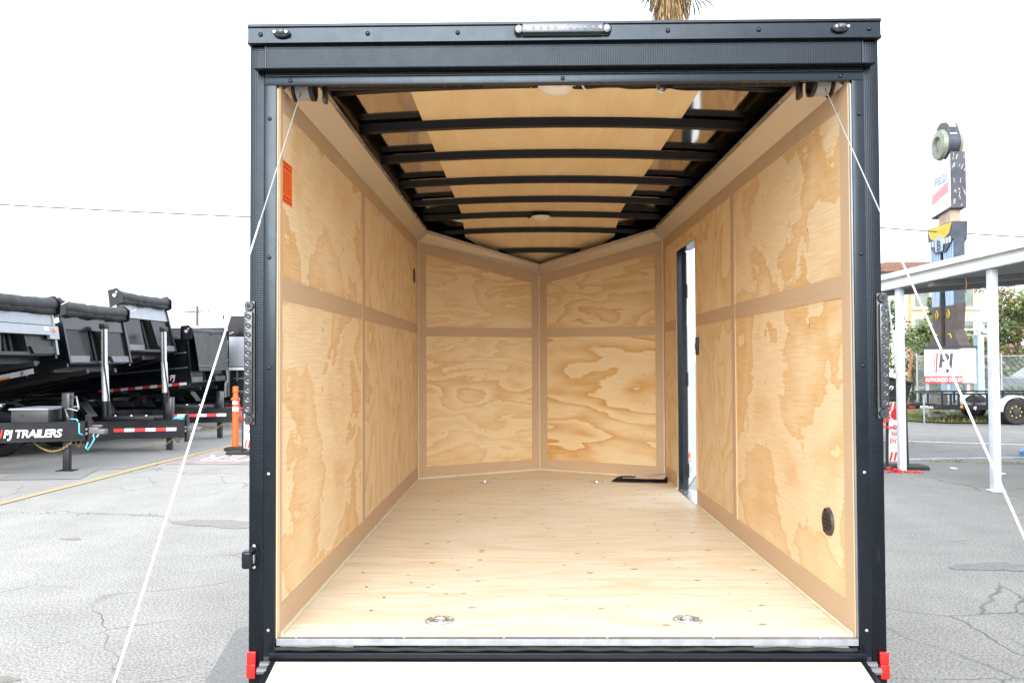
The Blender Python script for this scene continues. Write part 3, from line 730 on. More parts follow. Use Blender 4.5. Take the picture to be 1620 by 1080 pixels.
# orange notice on the left wall
b = B(); wall_prism(-1, .040, .160, 1.505, 1.655, .0005, .0012, 'u', b); stk = po(b, 'notice', 'orange_sticker')
b = B()
def ink(y0, y1, z0, z1): wall_prism(-1, y0, y1, z0, z1, .0013, .0016, 'u', b)
ink(.045,.155,1.643,1.648); ink(.045,.155,1.512,1.517)
for y in (.055,.088,.121): ink(y, y+.024, 1.628, 1.636); ink(y, y+.024, 1.524, 1.531)
po(b, 'heading_print', 'sticker_ink', stk)
b = B()
for i in range(12): ink(.048, .150-rnd(0,.02), 1.541+i*.0068, 1.5425+i*.0068)
po(b, 'fine_print', 'sticker_ink', stk)
# side door: lining, threshold, leaf folded back outside
b = B(); b.box(WX+.003, 1.034, DY1-.022, DY1+.012, -.015, DZ1+.02); dj = po(b, 'door_jamb', 'black_paint')
b = B(); b.box(WX+.003, 1.078, DY0-.012, DY0-.002, -.015, DZ1+.02); po(b, 'jamb', 'black_paint', dj)
b = B(); b.box(WX+.003, 1.082, DY0-.001, DY1-.023, DZ1, DZ1+.03); po(b, 'lintel', 'black_paint', dj)
b = B(); b.box(WX-.012, 1.09, DY0+.002, DY1-.024, -.012, .004, .001); ds = po(b, 'door_sill', 'aluminium', dj)
for i in range(6): screw(WX+.015, DY0+.06+i*.11, .0042, parent=dj)
A_ = R(73); dx, dy = math.cos(A_), math.sin(A_)
HP = Vector((1.046, DY1-.030, 0))
def leaf(u0, u1, z0, z1, t0, t1, name, mat, parent=T):
    b = B(); b.prism([(u0,z0),(u1,z0),(u1,z1),(u0,z1)], HP, (dx,dy,0), (0,0,1), t0, t1); return po(b, name, mat, parent)
sd = leaf(.0, .70, .0, DZ1, -.030, .0, 'side_door', 'black_textured')
leaf(.045, .685, .02, DZ1-.02, .0, .004, 'inner_skin', 'white_gloss', sd)
leaf(.0, .044, .005, DZ1-.005, .0, .006, 'hinge_stile', 'black_satin', sd)
for z in (.14, .80, 1.44):
    b = B(); b.cyl((HP.x+.004, HP.y-.012, z-.05), (HP.x+.004, HP.y-.012, z+.05), .009, n=10); hg = po(b, 'hinge', 'black_satin', sd, smooth=30)
    leaf(.004, .036, z-.05, z+.05, .0065, .009, 'hinge_leaf', 'grey_plastic', sd)
leaf(.006, .038, 1.185, 1.32, .0065, .0072, 'label_plate', 'white_tape', sd)
leaf(.055, .20, .215, .255, .0045, .005, 'warning_sticker', 'orange_sticker', sd)
leaf(.06, .13, .08, .205, .0045, .005, 'information_sticker', 'sign_paleblue', sd)
leaf(.19, .25, .18, .195, .0045, .005, 'warning_sticker', 'orange_sticker', sd)
leaf(.18, .27, .09, .14, .0045, .005, 'information_sticker', 'banner_pale', sd)
b = B(); b.tube([(WX-.004, DY1-.10, DZ1+.045), (WX-.012, DY1-.11, DZ1+.03), (WX-.014, DY1-.12, DZ1+.012), (WX-.010, DY1-.13, DZ1+.022)], .0035, 6); po(b, 'hook', 'zinc', smooth=True)
# running gear (below the deck)
def wheel(parent, c, r, wd, name='wheel', rim='grey_panel', axis='X', lugs=0, out=1):
    """tyre (the part) with rim and hub as sub-parts; axis X or Y is the axle"""
    b = B(); h = wd/2
    b.lathe([(r*.60,-h*.8),(r*.72,-h),(r*.93,-h*.92),(r,-h*.6),(r,h*.6),(r*.93,h*.92),(r*.72,h),(r*.60,h*.8)], c, axis, 28, False); w_ = b.obj(name, 'tyre_rubber', parent, 40)
    b = B(); b.lathe([(r*.61,-h*.7),(r*.61,h*.72),(r*.54,h*.75),(r*.50,h*.3),(r*.30,h*.35),(r*.27,h*.7),(r*.10,h*.74)], c, axis, 20)
    if out < 0:
        i_ = 0 if axis == 'X' else 1
        for v in b.bm.verts: v.co[i_] = 2*c[i_]-v.co[i_]
    b.obj('rim', rim, w_, 40)
    if lugs:
        b = B()
        for k_ in range(lugs):
            a = 2*math.pi*k_/lugs; q = Vector((c[0]+r*.42*math.cos(a), c[1], c[2]+r*.42*math.sin(a))) if axis == 'Y' else Vector((c[0], c[1]+r*.42*math.cos(a), c[2]+r*.42*math.sin(a)))
            e = Vector((0, out*h*.5, 0)) if axis == 'Y' else Vector((out*h*.5, 0, 0))
            b.cyl(q, q+e, r*.055, n=6)
        b.obj('lug_nuts', 'sign_yellow', w_)
    return w_
for s in (-1, 1):
    for y in (1.55, 2.32): wheel(T, (s*.93, y, G+.28), .28, .18, axis='X', out=s)
    b = B(); b.box(s*1.06, s*1.10, 1.05, 2.82, -.02, .06, .01); po(b, 'fender', 'black_satin', smooth=30)
b = B(); b.cyl((-.9,1.55,G+.28),(.9,1.55,G+.28),.035); b.cyl((-.9,2.32,G+.28),(.9,2.32,G+.28),.035); po(b, 'axle', 'black_satin')
b = B(); b.tube([(-.6,3.6,-.12),(0,5.4,-.12),(.6,3.6,-.12)], .05, 4); po(b, 'tongue', 'black_satin')
b = B(); b.cyl((0,5.1,G),(0,5.1,.3),.03); b.cyl((0,5.1,G),(0,5.1,G+.02),.1); po(b, 'tongue_jack', 'black_satin')

# document bag lying in the nose corner
bag = empty('document_bag', (.74, 3.585, 0), 'flat black document pouch with papers lying on plywood floor near side door', 'pouch', rot=(0,0,R(-10)))
def bagz(x, y): return .006+.022*max(0, (x-.02)/.22)**1.5*max(0, y+.02)*4+.010*math.exp(-((x-.2)/.07)**2-((y-.11)/.05)**2)
b = B(); gr = []
for i in range(13):
    row = []
    for j in range(7):
        x = -.19+.42*i/12+.03*(j/6); y = -.10+.26*j/6; e = min(i, 12-i, j, 6-j)
        row.append(b.bm.verts.new((x, y, bagz(x, y)+(.016 if e else 0)+rnd(-.002,.002))))
    gr.append(row)
for i in range(12):
    for j in range(6): b.bm.faces.new((gr[i][j], gr[i+1][j], gr[i+1][j+1], gr[i][j+1]))
bmesh.ops.solidify(b.bm, geom=b.bm.faces[:], thickness=.005)
b.obj('pouch', 'black_cloth', bag, True)
b = B(); gr = []
for i in range(7):
    row = []
    for j in range(5):
        x = -.02+.23*i/6+.02*(j/4); y = -.065+.15*j/4; row.append(b.bm.verts.new((x, y, bagz(x, y)+.020+rnd(0,.002))))
    gr.append(row)
for i in range(6):
    for j in range(4): b.bm.faces.new((gr[i][j], gr[i+1][j], gr[i+1][j+1], gr[i][j+1]))
b.obj('paper_sheet', 'paper', bag, True)
b = B()
for i in range(9): x = -.105+i*.011; y = -.03-.002*i; b.box(x, x+.008, y, y+.035, .0245, .0255)
b.obj('printed_mark', 'white_tape', bag)

# ================================================================== DUMP TRAILERS (left row and one at the right)
def catenary(a, c, sag, n):
    a, c = Vector(a), Vector(c); return [a.lerp(c, i/n)+Vector((0, 0, -sag*(1-(2*i/n-1)**2))) for i in range(n+1)]
def chain(parent, a, c, sag, name='safety_chain', mat='brass_chain', link_l=.034, r=.0042, wd=.011):
    pts = catenary(a, c, sag, 60); L_ = sum((pts[i+1]-pts[i]).length for i in range(60)); n = max(3, int(L_/(link_l*.74)))
    b = B()
    for i in range(n):
        t = (i+.5)/n*60; k_ = min(int(t), 59); p = pts[k_].lerp(pts[k_+1], t-k_); d_ = (pts[k_+1]-pts[k_]).normalized()
        sd_ = d_.cross(Vector((0, 1, .3))).normalized(); sd_ = sd_ if i % 2 else d_.cross(sd_).normalized()
        h = link_l/2
        b.tube([p+d_*(h*math.cos(a_))+sd_*(wd*math.sin(a_)) for a_ in [j*math.pi/4 for j in range(8)]], r, 4, True)
    return b.obj(name, mat, parent, True)
def tape(parent, x0, x1, y, z0, n, first=0, h=.055, ry=0.0, side=-1):
    for i in range(n):
        a, c = lerp(x0, x1, i/n), lerp(x0, x1, (i+1)/n); b = B(); b.box(a, c-.004, y+side*.001, y+side*.004, z0, z0+h)
        b.obj('reflective_tape', 'red_paint' if (i+first) % 2 == 0 else 'white_tape', parent)
def logo(parent, x, y, z, h, full=True, rot=(R(90), 0, 0), wm='white_tape'):
    """three slanted red bars followed by the maker's lettering"""
    M = Matrix.Translation((x, y, z)) @ Matrix.Rotation(rot[2], 4, 'Z') @ Matrix.Rotation(rot[0], 4, 'X')
    for i, wd in enumerate((.05, .09, .16)):
        x0 = -.62*h+i*.17*h; b = B(); b.prism([(x0,0),(x0+wd*h*.8,0),(x0+wd*h*.8+.16*h,h*.74),(x0+.16*h,h*.74)], (0,0,0), (1,0,0), (0,1,0), 0, .002)
        o = b.obj('logo_bar', 'red_paint', parent); o.matrix_local = M
    o = link('lettering', text_mesh('PJ TRAILERS' if full else 'PJ', h, wm, bold=h*.032, shear=.18, ext=.001, spacing=.93), parent); o.matrix_local = M; o.scale.x = 1.0
    return o

def dump_trailer(loc, rot, label, p, group='dump trailers parked in a row'):
    """local frame: origin on the ground under the tongue jack, +x towards the coupler, near side is -y"""
    t = empty('dump_trailer', loc, label, 'dump trailer', rot, group)
    z0, z1 = p['cz']                                   # tongue channel
    bf, hw_ = p['bf'], 1.0                             # bed front x, half width
    L_ = 4.3; xr = bf-L_; zh = p.get('zh', .72)        # hinge
    # chassis
    for s in (-1, 1):
        b = B(); b.prism([(.28,z0),(.28,z1),(bf-.2,z1),(bf-.2,z0)], (0, s*.10, 0), (1,0,0), (0,0,1), -.04, .04)
        b = B(); y_ = s*.62
        b.prism([(.30,.05*s),(.30,.11*s),(-1.9,.66*s),(-1.9,.58*s)] if s > 0 else [(.30,-.05),(.30,-.11),(-1.9,-.66),(-1.9,-.58)], (0,0,z0), (1,0,0), (0,1,0), 0, z1-z0)
        b.prism([(.305,.045*s),(.305,.125*s),(-1.9,.675*s),(-1.9,.57*s)] if s > 0 else [(.305,-.045),(.305,-.125),(-1.9,-.675),(-1.9,-.57)], (0,0,z0), (1,0,0), (0,1,0), -.018, 0)
        b.prism([(.305,.045*s),(.305,.125*s),(-1.9,.675*s),(-1.9,.57*s)] if s > 0 else [(.305,-.045),(.305,-.125),(-1.9,-.675),(-1.9,-.57)], (0,0,z1), (1,0,0), (0,1,0), 0, .014)
        b.obj('tongue_beam', 'trailer_black', t)
        b = B(); b.box(-1.9, xr-.1, s*.66, s*.58, z0, z1); b.box(-1.9, xr-.1, s*.69, s*.55, z1, z1+.014); b.obj('chassis_rail', 'trailer_black', t)
        b = B(); b.prism([(-2.4,.66),(-2.3,.86),(-2.05,.98),(-3.9+.45,.98),(-3.9+.2,.86),(-3.9+.1,.66)][:0] or [(-3.95,.55),(-3.75,.82),(-3.55,.90),(-2.15,.90),(-1.95,.82),(-1.75,.55),(-1.79,.55),(-1.98,.79),(-2.17,.865),(-3.53,.865),(-3.72,.79),(-3.91,.55)], (0, s*.74, 0), (1,0,0), (0,0,1), -.14 if s < 0 else -.14, .14); b.obj('fender', 'trailer_black', t)
        for x in (-2.45, -3.25): wheel(t, (x, s*.80, .37), .37, .22, axis='Y', out=s, rim='black_satin')
    b = B()
    for x in (-1.2, -1.9, -4.4): b.box(x-.04, x+.04, -.6, .6, z0+.01, z1-.01)
    b.obj('cross_member', 'trailer_black', t)
    # coupler, jack, foot
    b = B(); b.box(.28, .32, -.05, .05, z0-.10, z1+.10, .004); b.obj('coupler_plate', 'trailer_black', t)
    b = B(); b.box(.32, .46, -.04, .04, (z0+z1)/2-.045, (z0+z1)/2+.045, .012); b.box(.44, .56, -.055, .055, (z0+z1)/2-.055, (z0+z1)/2+.020, .02); b.box(.36, .50, -.02, .02, (z0+z1)/2+.05, (z0+z1)/2+.075, .008); b.obj('coupler', 'grey_plastic', t, 30)
    for dz in (-.04, .02): b = B(); b.cyl((.30, -.055, (z0+z1)/2+dz), (.30, -.075, (z0+z1)/2+dz), .020, n=8); b.obj('coupler_bolt', 'zinc', t)
    b = B(); b.box(-.055, .055, -.055, .055, z0-.02, p['jt'], .006); b.box(-.058, .058, -.058, .058, p['jt'], p['jt']+.012, .002); jk = b.obj('jack', 'trailer_black', t, 30)
    b = B(); b.box(-.043, .043, -.043, .043, .02, z0-.02, .005); b.obj('drop_leg', 'black_satin', jk, 30)
    b = B(); b.box(-.12, .12, -.09, .09, .0, .018, .003); b.obj('foot_plate', 'steel_grey' if p.get('foot') else 'black_satin', jk)
    if p.get('crank'):
        zt_ = p['jt']-.05; b = B(); b.tube([(.05,-.02,zt_),(.14,-.04,zt_),(.15,-.05,zt_+.01),(.20,-.07,zt_-.16),(.19,-.08,zt_-.19),(.07,-.09,zt_-.16),(.02,-.09,zt_-.17),(.045,-.09,zt_-.25),(.08,-.09,zt_-.35)], .013, 8); b.obj('crank_handle', 'steel_grey', jk, True)
    if p.get('box'):
        x0, x1 = -.62, -.10; zb = z1+.015; b = B(); b.box(x0, x1, -.30, .30, zb, zb+.17, .004); tb = b.obj('toolbox', 'solar_dark', t, 30)
        b = B(); b.prism([(x0-.015,-.33),(x1+.015,-.33),(x1+.06,.10),(x1+.06,.33),(x0-.015,.33)], (0,0,zb+.171), (1,0,0), (0,1,0), 0, .02); b.obj('lid', 'grey_panel', tb)
        b = B(); b.box(x0+.12, x0+.17, -.304, -.3005, zb+.08, zb+.11); b.obj('latch', 'hole', tb)
    elif p.get('pump', True):
        b = B(); b.box(-1.05, -.20, -.18, .18, z1+.015, z1+.075, .006); hb = b.obj('hydraulic_cover', 'black_satin', t, 30)
        for x in (-.9, -.62, -.36): b = B(); b.ball((x, -.12, z1+.085), .025, .02, .018, 8); b.obj('fitting', 'zinc', hb, True)
    chain(t, (.12, -.08, z0-.02), (-.42, -.12, z0-.02), .14)
    chain(t, (.16, .08, z0-.02), (.02, .16, z0-.02), .10)
    if p.get('blue'):
        zc_ = (z0+z1)/2; b = B(); b.tube([(.04,-.06,z1+.04),(.18,-.09,z1+.04),(.24,-.13,z1-.02),(.24,-.13,zc_-.03),(.29,-.10,zc_-.06)], .011, 6); b.tube([(.40,-.06,zc_-.06),(.43,-.08,zc_-.12),(.34,-.08,zc_-.27),(.31,-.08,zc_-.24),(.33,-.06,zc_-.16)], .011, 6); b.obj('brake_cable', 'blue_cable', t, True)
    if p.get('loop'):
        b = B(); b.tube([(.16+.10*math.cos(a), .0+.07*math.sin(a), z1+.03+.006*math.sin(3*a)) for a in [i*math.pi/8 for i in range(16)]], .010, 6, True); b.tube([(.16+.08*math.cos(a), .0+.06*math.sin(a), z1+.048) for a in [i*math.pi/8 for i in range(16)]], .009, 6, True); b.obj('brake_cable', 'blue_cable', t, True)
    yb = -.117 if False else None
    # decals on the near beam (the beam splays: follow its face)
    ang = math.atan2(.55, 2.2)
    M = Matrix.Translation((.30, -.112, z0)) @ Matrix.Rotation(ang, 4, 'Z')
    dec = link('decal_plate', None, t); dec.matrix_local = M
    # (an axis for the decals; its children sit on the beam face)
    if p.get('text'):
        logo(dec, -1.02, -.004, .05, .15); 
    else:
        tape(dec, -.12-p.get('tl', .95), -.12, -.001, .10, p.get('tn', 6), h=.058)
        if p.get('lg'): logo(dec, -1.45, -.004, .06, .15, False)
    # ---- bed, tilted about the rear hinge
    bed = link('bed', None, t, (xr, 0, zh), (0, -p['tilt'], 0))
    wh, fh = p.get('wh', .62), p.get('fh', .80)
    b = B(); b.box(0, L_, -hw_, hw_, .0, .05); b.obj('bed_floor', 'black_satin', bed)
    b = B()
    for i in range(10): b.box(.2+i*.42, .26+i*.42, -hw_+.02, hw_-.02, -.09, -.001)
    for s in (-1, 1): b.box(.0, L_, s*.45-.04, s*.45+.04, -.16, -.091)
    b.obj('bed_frame', 'black_satin', bed)
    for s in (-1, 1):
        b = B(); b.box(0, L_, s*hw_, s*(hw_-.03), .051, wh); w_ = b.obj('side_wall', 'trailer_black', bed)
        for z in ([wh*.34, wh*.67] if p.get('rails') else []):
            b = B(); b.box(.02, L_-.02, s*(hw_+.014), s*(hw_+.001), z, z+.028, .004); b.obj('side_rail', 'steel_grey', bed)
        b = B(); b.box(0, L_, s*(hw_+.03), s*(hw_-.04), wh+.001, wh+.06, .006); b.obj('top_rail', 'trailer_black' if not p.get('rails') else 'steel_grey', bed)
        for x in ([.05+.71*i for i in range(6)] if not p.get('rails') else []):
            b = B(); b.box(x, x+.06, s*(hw_+.028), s*(hw_+.001), .04, wh, .006); b.obj('stake', 'trailer_black', bed)
        b = B(); b.box(0, L_, s*(hw_+.032), s*(hw_-.02), -.05, .045, .004); b.obj('bottom_rail', 'trailer_black', bed)
        if s < 0 and p.get('sidetape'): tape(bed, 2.3, L_-.05, -hw_-.033, -.03, 12, 0, .06)
        if s < 0 and p.get('sidelogo'): logo(bed, L_-.42, -hw_-.034, .10, .16, False)
        if s < 0 and p.get('sidestick'):
            b = B(); b.box(2.9, 3.75, -hw_-.0345, -hw_-.0325, -.045, .04); b.obj('side_sticker', 'white_tape', bed)
            b = B(); b.box(3.05, 3.35, -hw_-.0365, -hw_-.0348, -.043, -.015); b.obj('side_sticker', 'amber', bed); logo(bed, 3.58, -hw_-.037, -.035, .09, False)
        if s < 0 and p.get('sidepanel'):
            b = B(); b.box(2.7, 3.9, -hw_-.034, -hw_-.0305, wh-.30, wh-.08); q = b.obj('side_sticker', 'white_tape', bed)
            for i in range(4): b = B(); b.box(3.66+i*.06, 3.69+i*.06, -hw_-.036, -hw_-.0345, wh-.30, wh-.08); b.obj('sticker_stripe', 'banner_blue', bed)
            text('DT', .16, 'sign_navy', 'lettering', bed, (3.35, -hw_-.0365, wh-.25), bold=.004, shear=.2)
    # front wall: two flat panels with a hoist recess between them, lip below
    ft = p.get('grey', 'trailer_black')
    for s in (-1, 1):
        b = B(); b.prism([(s*hw_,.051),(s*.30,.051),(s*.22,fh*.85),(s*hw_,fh*.85)], (L_,0,0), (0,1,0), (0,0,1), -.03, .0); fp = b.obj('front_panel', 'front_sheen' if not p.get('beam') else 'black_satin', bed)
        b = B(); b.prism([(s*hw_,.02),(s*.40,.02),(s*.34,.13),(s*hw_,.13)], (L_,0,0), (0,1,0), (0,0,1), .001, .03); b.obj('front_lip', 'lip_grey' if not p.get('beam') else 'black_satin', bed)
        b = B(); b.box(L_-.002, L_+.05, s*(hw_+.01), s*(hw_-.04), .0, fh, .004); b.obj('corner_post', 'steel_grey' if p.get('brightpost') else 'trailer_black', bed)
    b = B(); b.box(L_-.20, L_-.17, -.30, .30, .05, fh*.9); b.box(L_-.17, L_-.03, -.30, -.27, .05, fh*.85); b.box(L_-.17, L_-.03, .27, .30, .05, fh*.85)
    for y in (-.15, 0, .15): b.cyl((L_-.15, y, .06), (L_-.15, y*.8, fh*.8), .025, n=8)
    b.obj('hoist_recess', 'black_satin', bed)
    b = B(); b.prism([(-hw_,fh*.70),(hw_,fh*.70),(hw_*.93,fh+.02),(-hw_*.93,fh+.02)], (L_+.004,0,0), (0,1,0), (0,0,1), .0, .02); b.obj('front_board', ft, bed)
    if p.get('beam'):
        b = B(); b.prism([(-hw_-.03,.30),(hw_+.03,.30),(hw_+.03,.44),(-hw_-.03,.44)], (L_+.031,0,0), (0,1,0), (0,0,1), .0, .05); fb = b.obj('front_beam', 'grey_panel', bed)
        b = B(); b.prism([(-hw_-.02,.46),(hw_+.02,.46),(hw_,.62),(-hw_,.62)], (L_+.026,0,0), (0,1,0), (0,0,1), .0, .012); b.obj('front_board', 'grey_panel', bed)
        b = B(); b.box(L_+.031, L_+.08, hw_-.22, hw_+.028, .24, .299); b.obj('beam_bracket', 'grey_panel', bed)
        b = B(); b.ball((L_+.085, hw_-.10, .37), .02, .035, .035, 12); b.obj('marker_lamp', 'amber', bed, True)
        b = B(); b.box(L_+.082, L_+.085, hw_-.36, hw_-.24, .36, .42); b.obj('label_plate', 'white_tape', bed)
    # tarp roll with end brackets, crank arm
    zr, xr_ = fh+.13, L_+.04; b = B(); m = 26; pts = []; rad = []
    for i in range(m): y = -hw_-.02+(2*hw_+.04)*i/(m-1); pts.append((xr_+.004*math.sin(i*1.7), y, zr-.025*math.sin(math.pi*i/(m-1))+.002*math.sin(i*2.3))); rad.append(.105+.003*math.sin(i*1.1)+rnd(-.002,.002))
    b.tube(pts, rad, 14); b.obj('tarp_roll', 'tarp_black', bed, True)
    b = B(); m = 20; A0 = []
    for i in range(m):
        y = -hw_+2*hw_*i/(m-1); A0.append((b.bm.verts.new((xr_+.06, y, zr-.05)), b.bm.verts.new((xr_+.075+.012*math.sin(i*2.6), y, zr-.14-.02*math.sin(i*.9)-.02*(i % 2))), b.bm.verts.new((xr_-.06, y, zr-.16))))
    for a, c in zip(A0, A0[1:]): b.bm.faces.new((a[0], c[0], c[1], a[1])); b.bm.faces.new((a[1], c[1], c[2], a[2]))
    b.obj('tarp_flap', 'tarp_black', bed, True)
    for s in (-1, 1):
        b = B(); b.prism([(-.16,-.20),(.10,-.16),(.14,.02),(.06,.13),(-.12,.13)], (xr_, s*(hw_+.035), zr), (1,0,0), (0,0,1), -.006, .006); br = b.obj('tarp_bracket', 'trailer_black', bed)
        b = B(); b.cyl((xr_, s*(hw_+.03), zr), (xr_, s*(hw_+.075), zr), .035, n=10); b.cyl((xr_+.05, s*(hw_+.03), zr+.05), (xr_+.05, s*(hw_+.07), zr+.05), .018, n=8); b.obj('roller_bolt', 'zinc', bed, 30)
    b = B(); b.tube([(xr_, hw_+.06, zr), (xr_+.06, hw_+.16, zr-.01), (xr_+.20, hw_+.17, zr+.04)], .012, 6); b.obj('tarp_crank', 'zinc', bed, True)
    if p.get('drape'):
        b = B(); rows = []
        for i in range(8):
            v = i/7; row = []
            for j in range(9):
                u = j/8; row.append(b.bm.verts.new((xr_+.11+.05*v+.015*math.sin(u*9+v*2), lerp(-hw_*.95, hw_*lerp(.95,.80,v), u), zr-.03-lerp(0, p['drape'], v))))
            rows.append(row)
        for r0, r1 in zip(rows, rows[1:]):
            for j in range(8): b.bm.faces.new((r0[j], r0[j+1], r1[j+1], r1[j]))
        b.obj('hanging_tarp', 'tarp_mesh', bed, True)
        b = B(); b.tube([(xr_+.165, -hw_*.95, zr-.03-p['drape']+.12),(xr_+.17,-.2,zr-p['drape']+.06),(xr_+.17, hw_*.8, zr-p['drape']+.22)], .008, 5); b.obj('tarp_cord', 'steel_grey', bed, True)
    # hoist: chrome telescopic rod out of a black barrel
    if p.get('hoist', True):
        xb = p['hx']; zt_ = p['hz']; zb = z1+.02; zm = lerp(zb, zt_, .20)
        b = B(); b.cyl((xb+.06, 0, zb), (xb+.04, 0, zm), .072, n=14); h_ = b.obj('hoist_barrel', 'black_satin', t, 30)
        b = B(); b.cyl((xb+.04, 0, zm+.001), (xb+.01, 0, lerp(zm, zt_, .5)), .060, n=14); b.cyl((xb+.01, 0, lerp(zm, zt_, .5)), (xb, 0, zt_), .050, n=14); b.obj('hoist_rod', 'hoist_chrome', h_, 30)
        b = B(); b.box(xb-.06, xb+.06, -.07, .07, zt_, zt_+.09, .01); b.cyl((xb,-.09,zt_+.05),(xb,.09,zt_+.05),.03,n=8); b.obj('hoist_pin', 'black_satin', h_, 30)
        b = B(); b.tube([(xb+.10,-.06,zb),(xb+.13,-.09,lerp(zb,zt_,.25)),(xb+.06,-.11,lerp(zb,zt_,.6)),(xb+.03,-.07,zt_+.02)], .014, 6); b.obj('hydraulic_hose', 'black_rubber', h_, True)
    return t
k = N('front_sheen'); q_ = k.pos(); k.set(Base_Color=(.008,.0085,.010,1), Roughness=.24, Specular_IOR_Level=.22); k.bump(k.noise(k.mapp(q_, (1, 1, .4)), 2.0, 2), .12, .05)
plain('hoist_chrome', (.78,.80,.82), .30, .55, .04)

dump_trailer((-6.62, 8.69, G), (0,0,0), 'black dump trailer at far left with white lettering on its tongue and a toolbox', dict(cz=(.455,.70), bf=-.70, jt=1.10, tilt=R(9.0), zh=.98, fh=.66, wh=.60, crank=1, box=1, blue=1, text=1, beam=1, brightpost=1, hx=-.62, hz=1.85, hoist=False))
dump_trailer((-6.28, 11.26, G), (0,0,R(-1)), 'black dump trailer with striped reflective tongue and drooping tarp roll, second from left', dict(cz=(.26,.53), bf=-1.14, jt=.92, tilt=R(11.5), zh=.66, fh=.82, wh=.62, foot=1, loop=1, lg=1, hx=-1.17, hz=2.12, sidestick=1, fend=1, tl=1.0, tn=6))
dump_trailer((-6.21, 13.41, G), (0,0,R(-1)), 'black dump trailer raised highest, pale grey front board under its tarp roll', dict(cz=(.36,.60), bf=-1.24, jt=.94, tilt=R(14.2), zh=.69, fh=.95, wh=.80, grey='grey_panel', foot=1, hx=-1.15, hz=2.15, sidepanel=1, fend=1, tl=1.1, tn=6))
dump_trailer((-6.10, 15.75, G), (0,0,R(-1)), 'black dump trailer with grey mesh tarp hanging down its front', dict(cz=(.36,.60), bf=-1.25, jt=.94, tilt=R(5), zh=.70, fh=1.0, wh=.98, rails=1, sidetape=1, sidelogo=1, drape=.85, hoist=False, pump=False))
# tall-sided trailer behind the hanging tarp, and a pale framed one by the cones
tb = empty('box_trailer', (-8.6, 19.2, G), 'tall black high-sided trailer with thin pale top edge behind the tarped beds', 'trailer')
b = B(); b.box(-3.0, .72, -1, 1, .62, 2.42, .01); b.obj('body', 'trailer_black', tb)
b = B(); b.box(-3.0, .75, -1.03, 1.03, 2.421, 2.47); b.box(.721, .77, -1.03, -.95, .62, 2.42); b.obj('edge_trim', 'white_paint', tb)
b = B(); b.box(-3.2, .9, -.6, .6, .45, .61); b.obj('chassis_rail', 'black_satin', tb)
for x in (-1.6, -.8):
    for s in (-1, 1): wheel(tb, (x, s*.85, .37), .37, .22, axis='Y', out=s)
tb = empty('box_trailer', (-6.9, 17.4, G), 'black box trailer with white corner trim and grey lower panel behind the orange post', 'trailer')
b = B(); b.box(-.62, .9, 0, 2.2, 1.40, 2.68, .01); b.obj('body', 'trailer_black', tb)
b = B(); b.box(-.58, .9, -.012, -.001, 1.42, 2.16); b.obj('lower_panel', 'grey_panel', tb)
b = B(); b.box(-.70, -.621, -.02, .05, 1.02, 2.75); b.box(-.621, .9, -.02, .05, 2.681, 2.74); b.box(-.621, .9, -.03, .03, 1.33, 1.399); b.obj('corner_trim', 'white_paint', tb)
b = B(); b.box(-.6, .9, .1, 2.0, .45, 1.32); b.obj('front_frame', 'black_satin', tb)
b = B(); b.box(-.5, .9, .06, .099, 1.10, 1.14); b.box(-.5, .9, .06, .099, .78, .82); b.box(-.42, -.37, .04, .059, 1.05, 1.32); b.obj('front_bar', 'steel_grey', tb)
for z in (1.55, 2.1, 2.6): b = B(); b.box(-.75, -.701, -.01, .03, z, z+.10); b.obj('hinge', 'black_satin', tb)
for s in (.35, 1.85): wheel(tb, (.1, s, .37), .37, .22, axis='Y', out=-1)

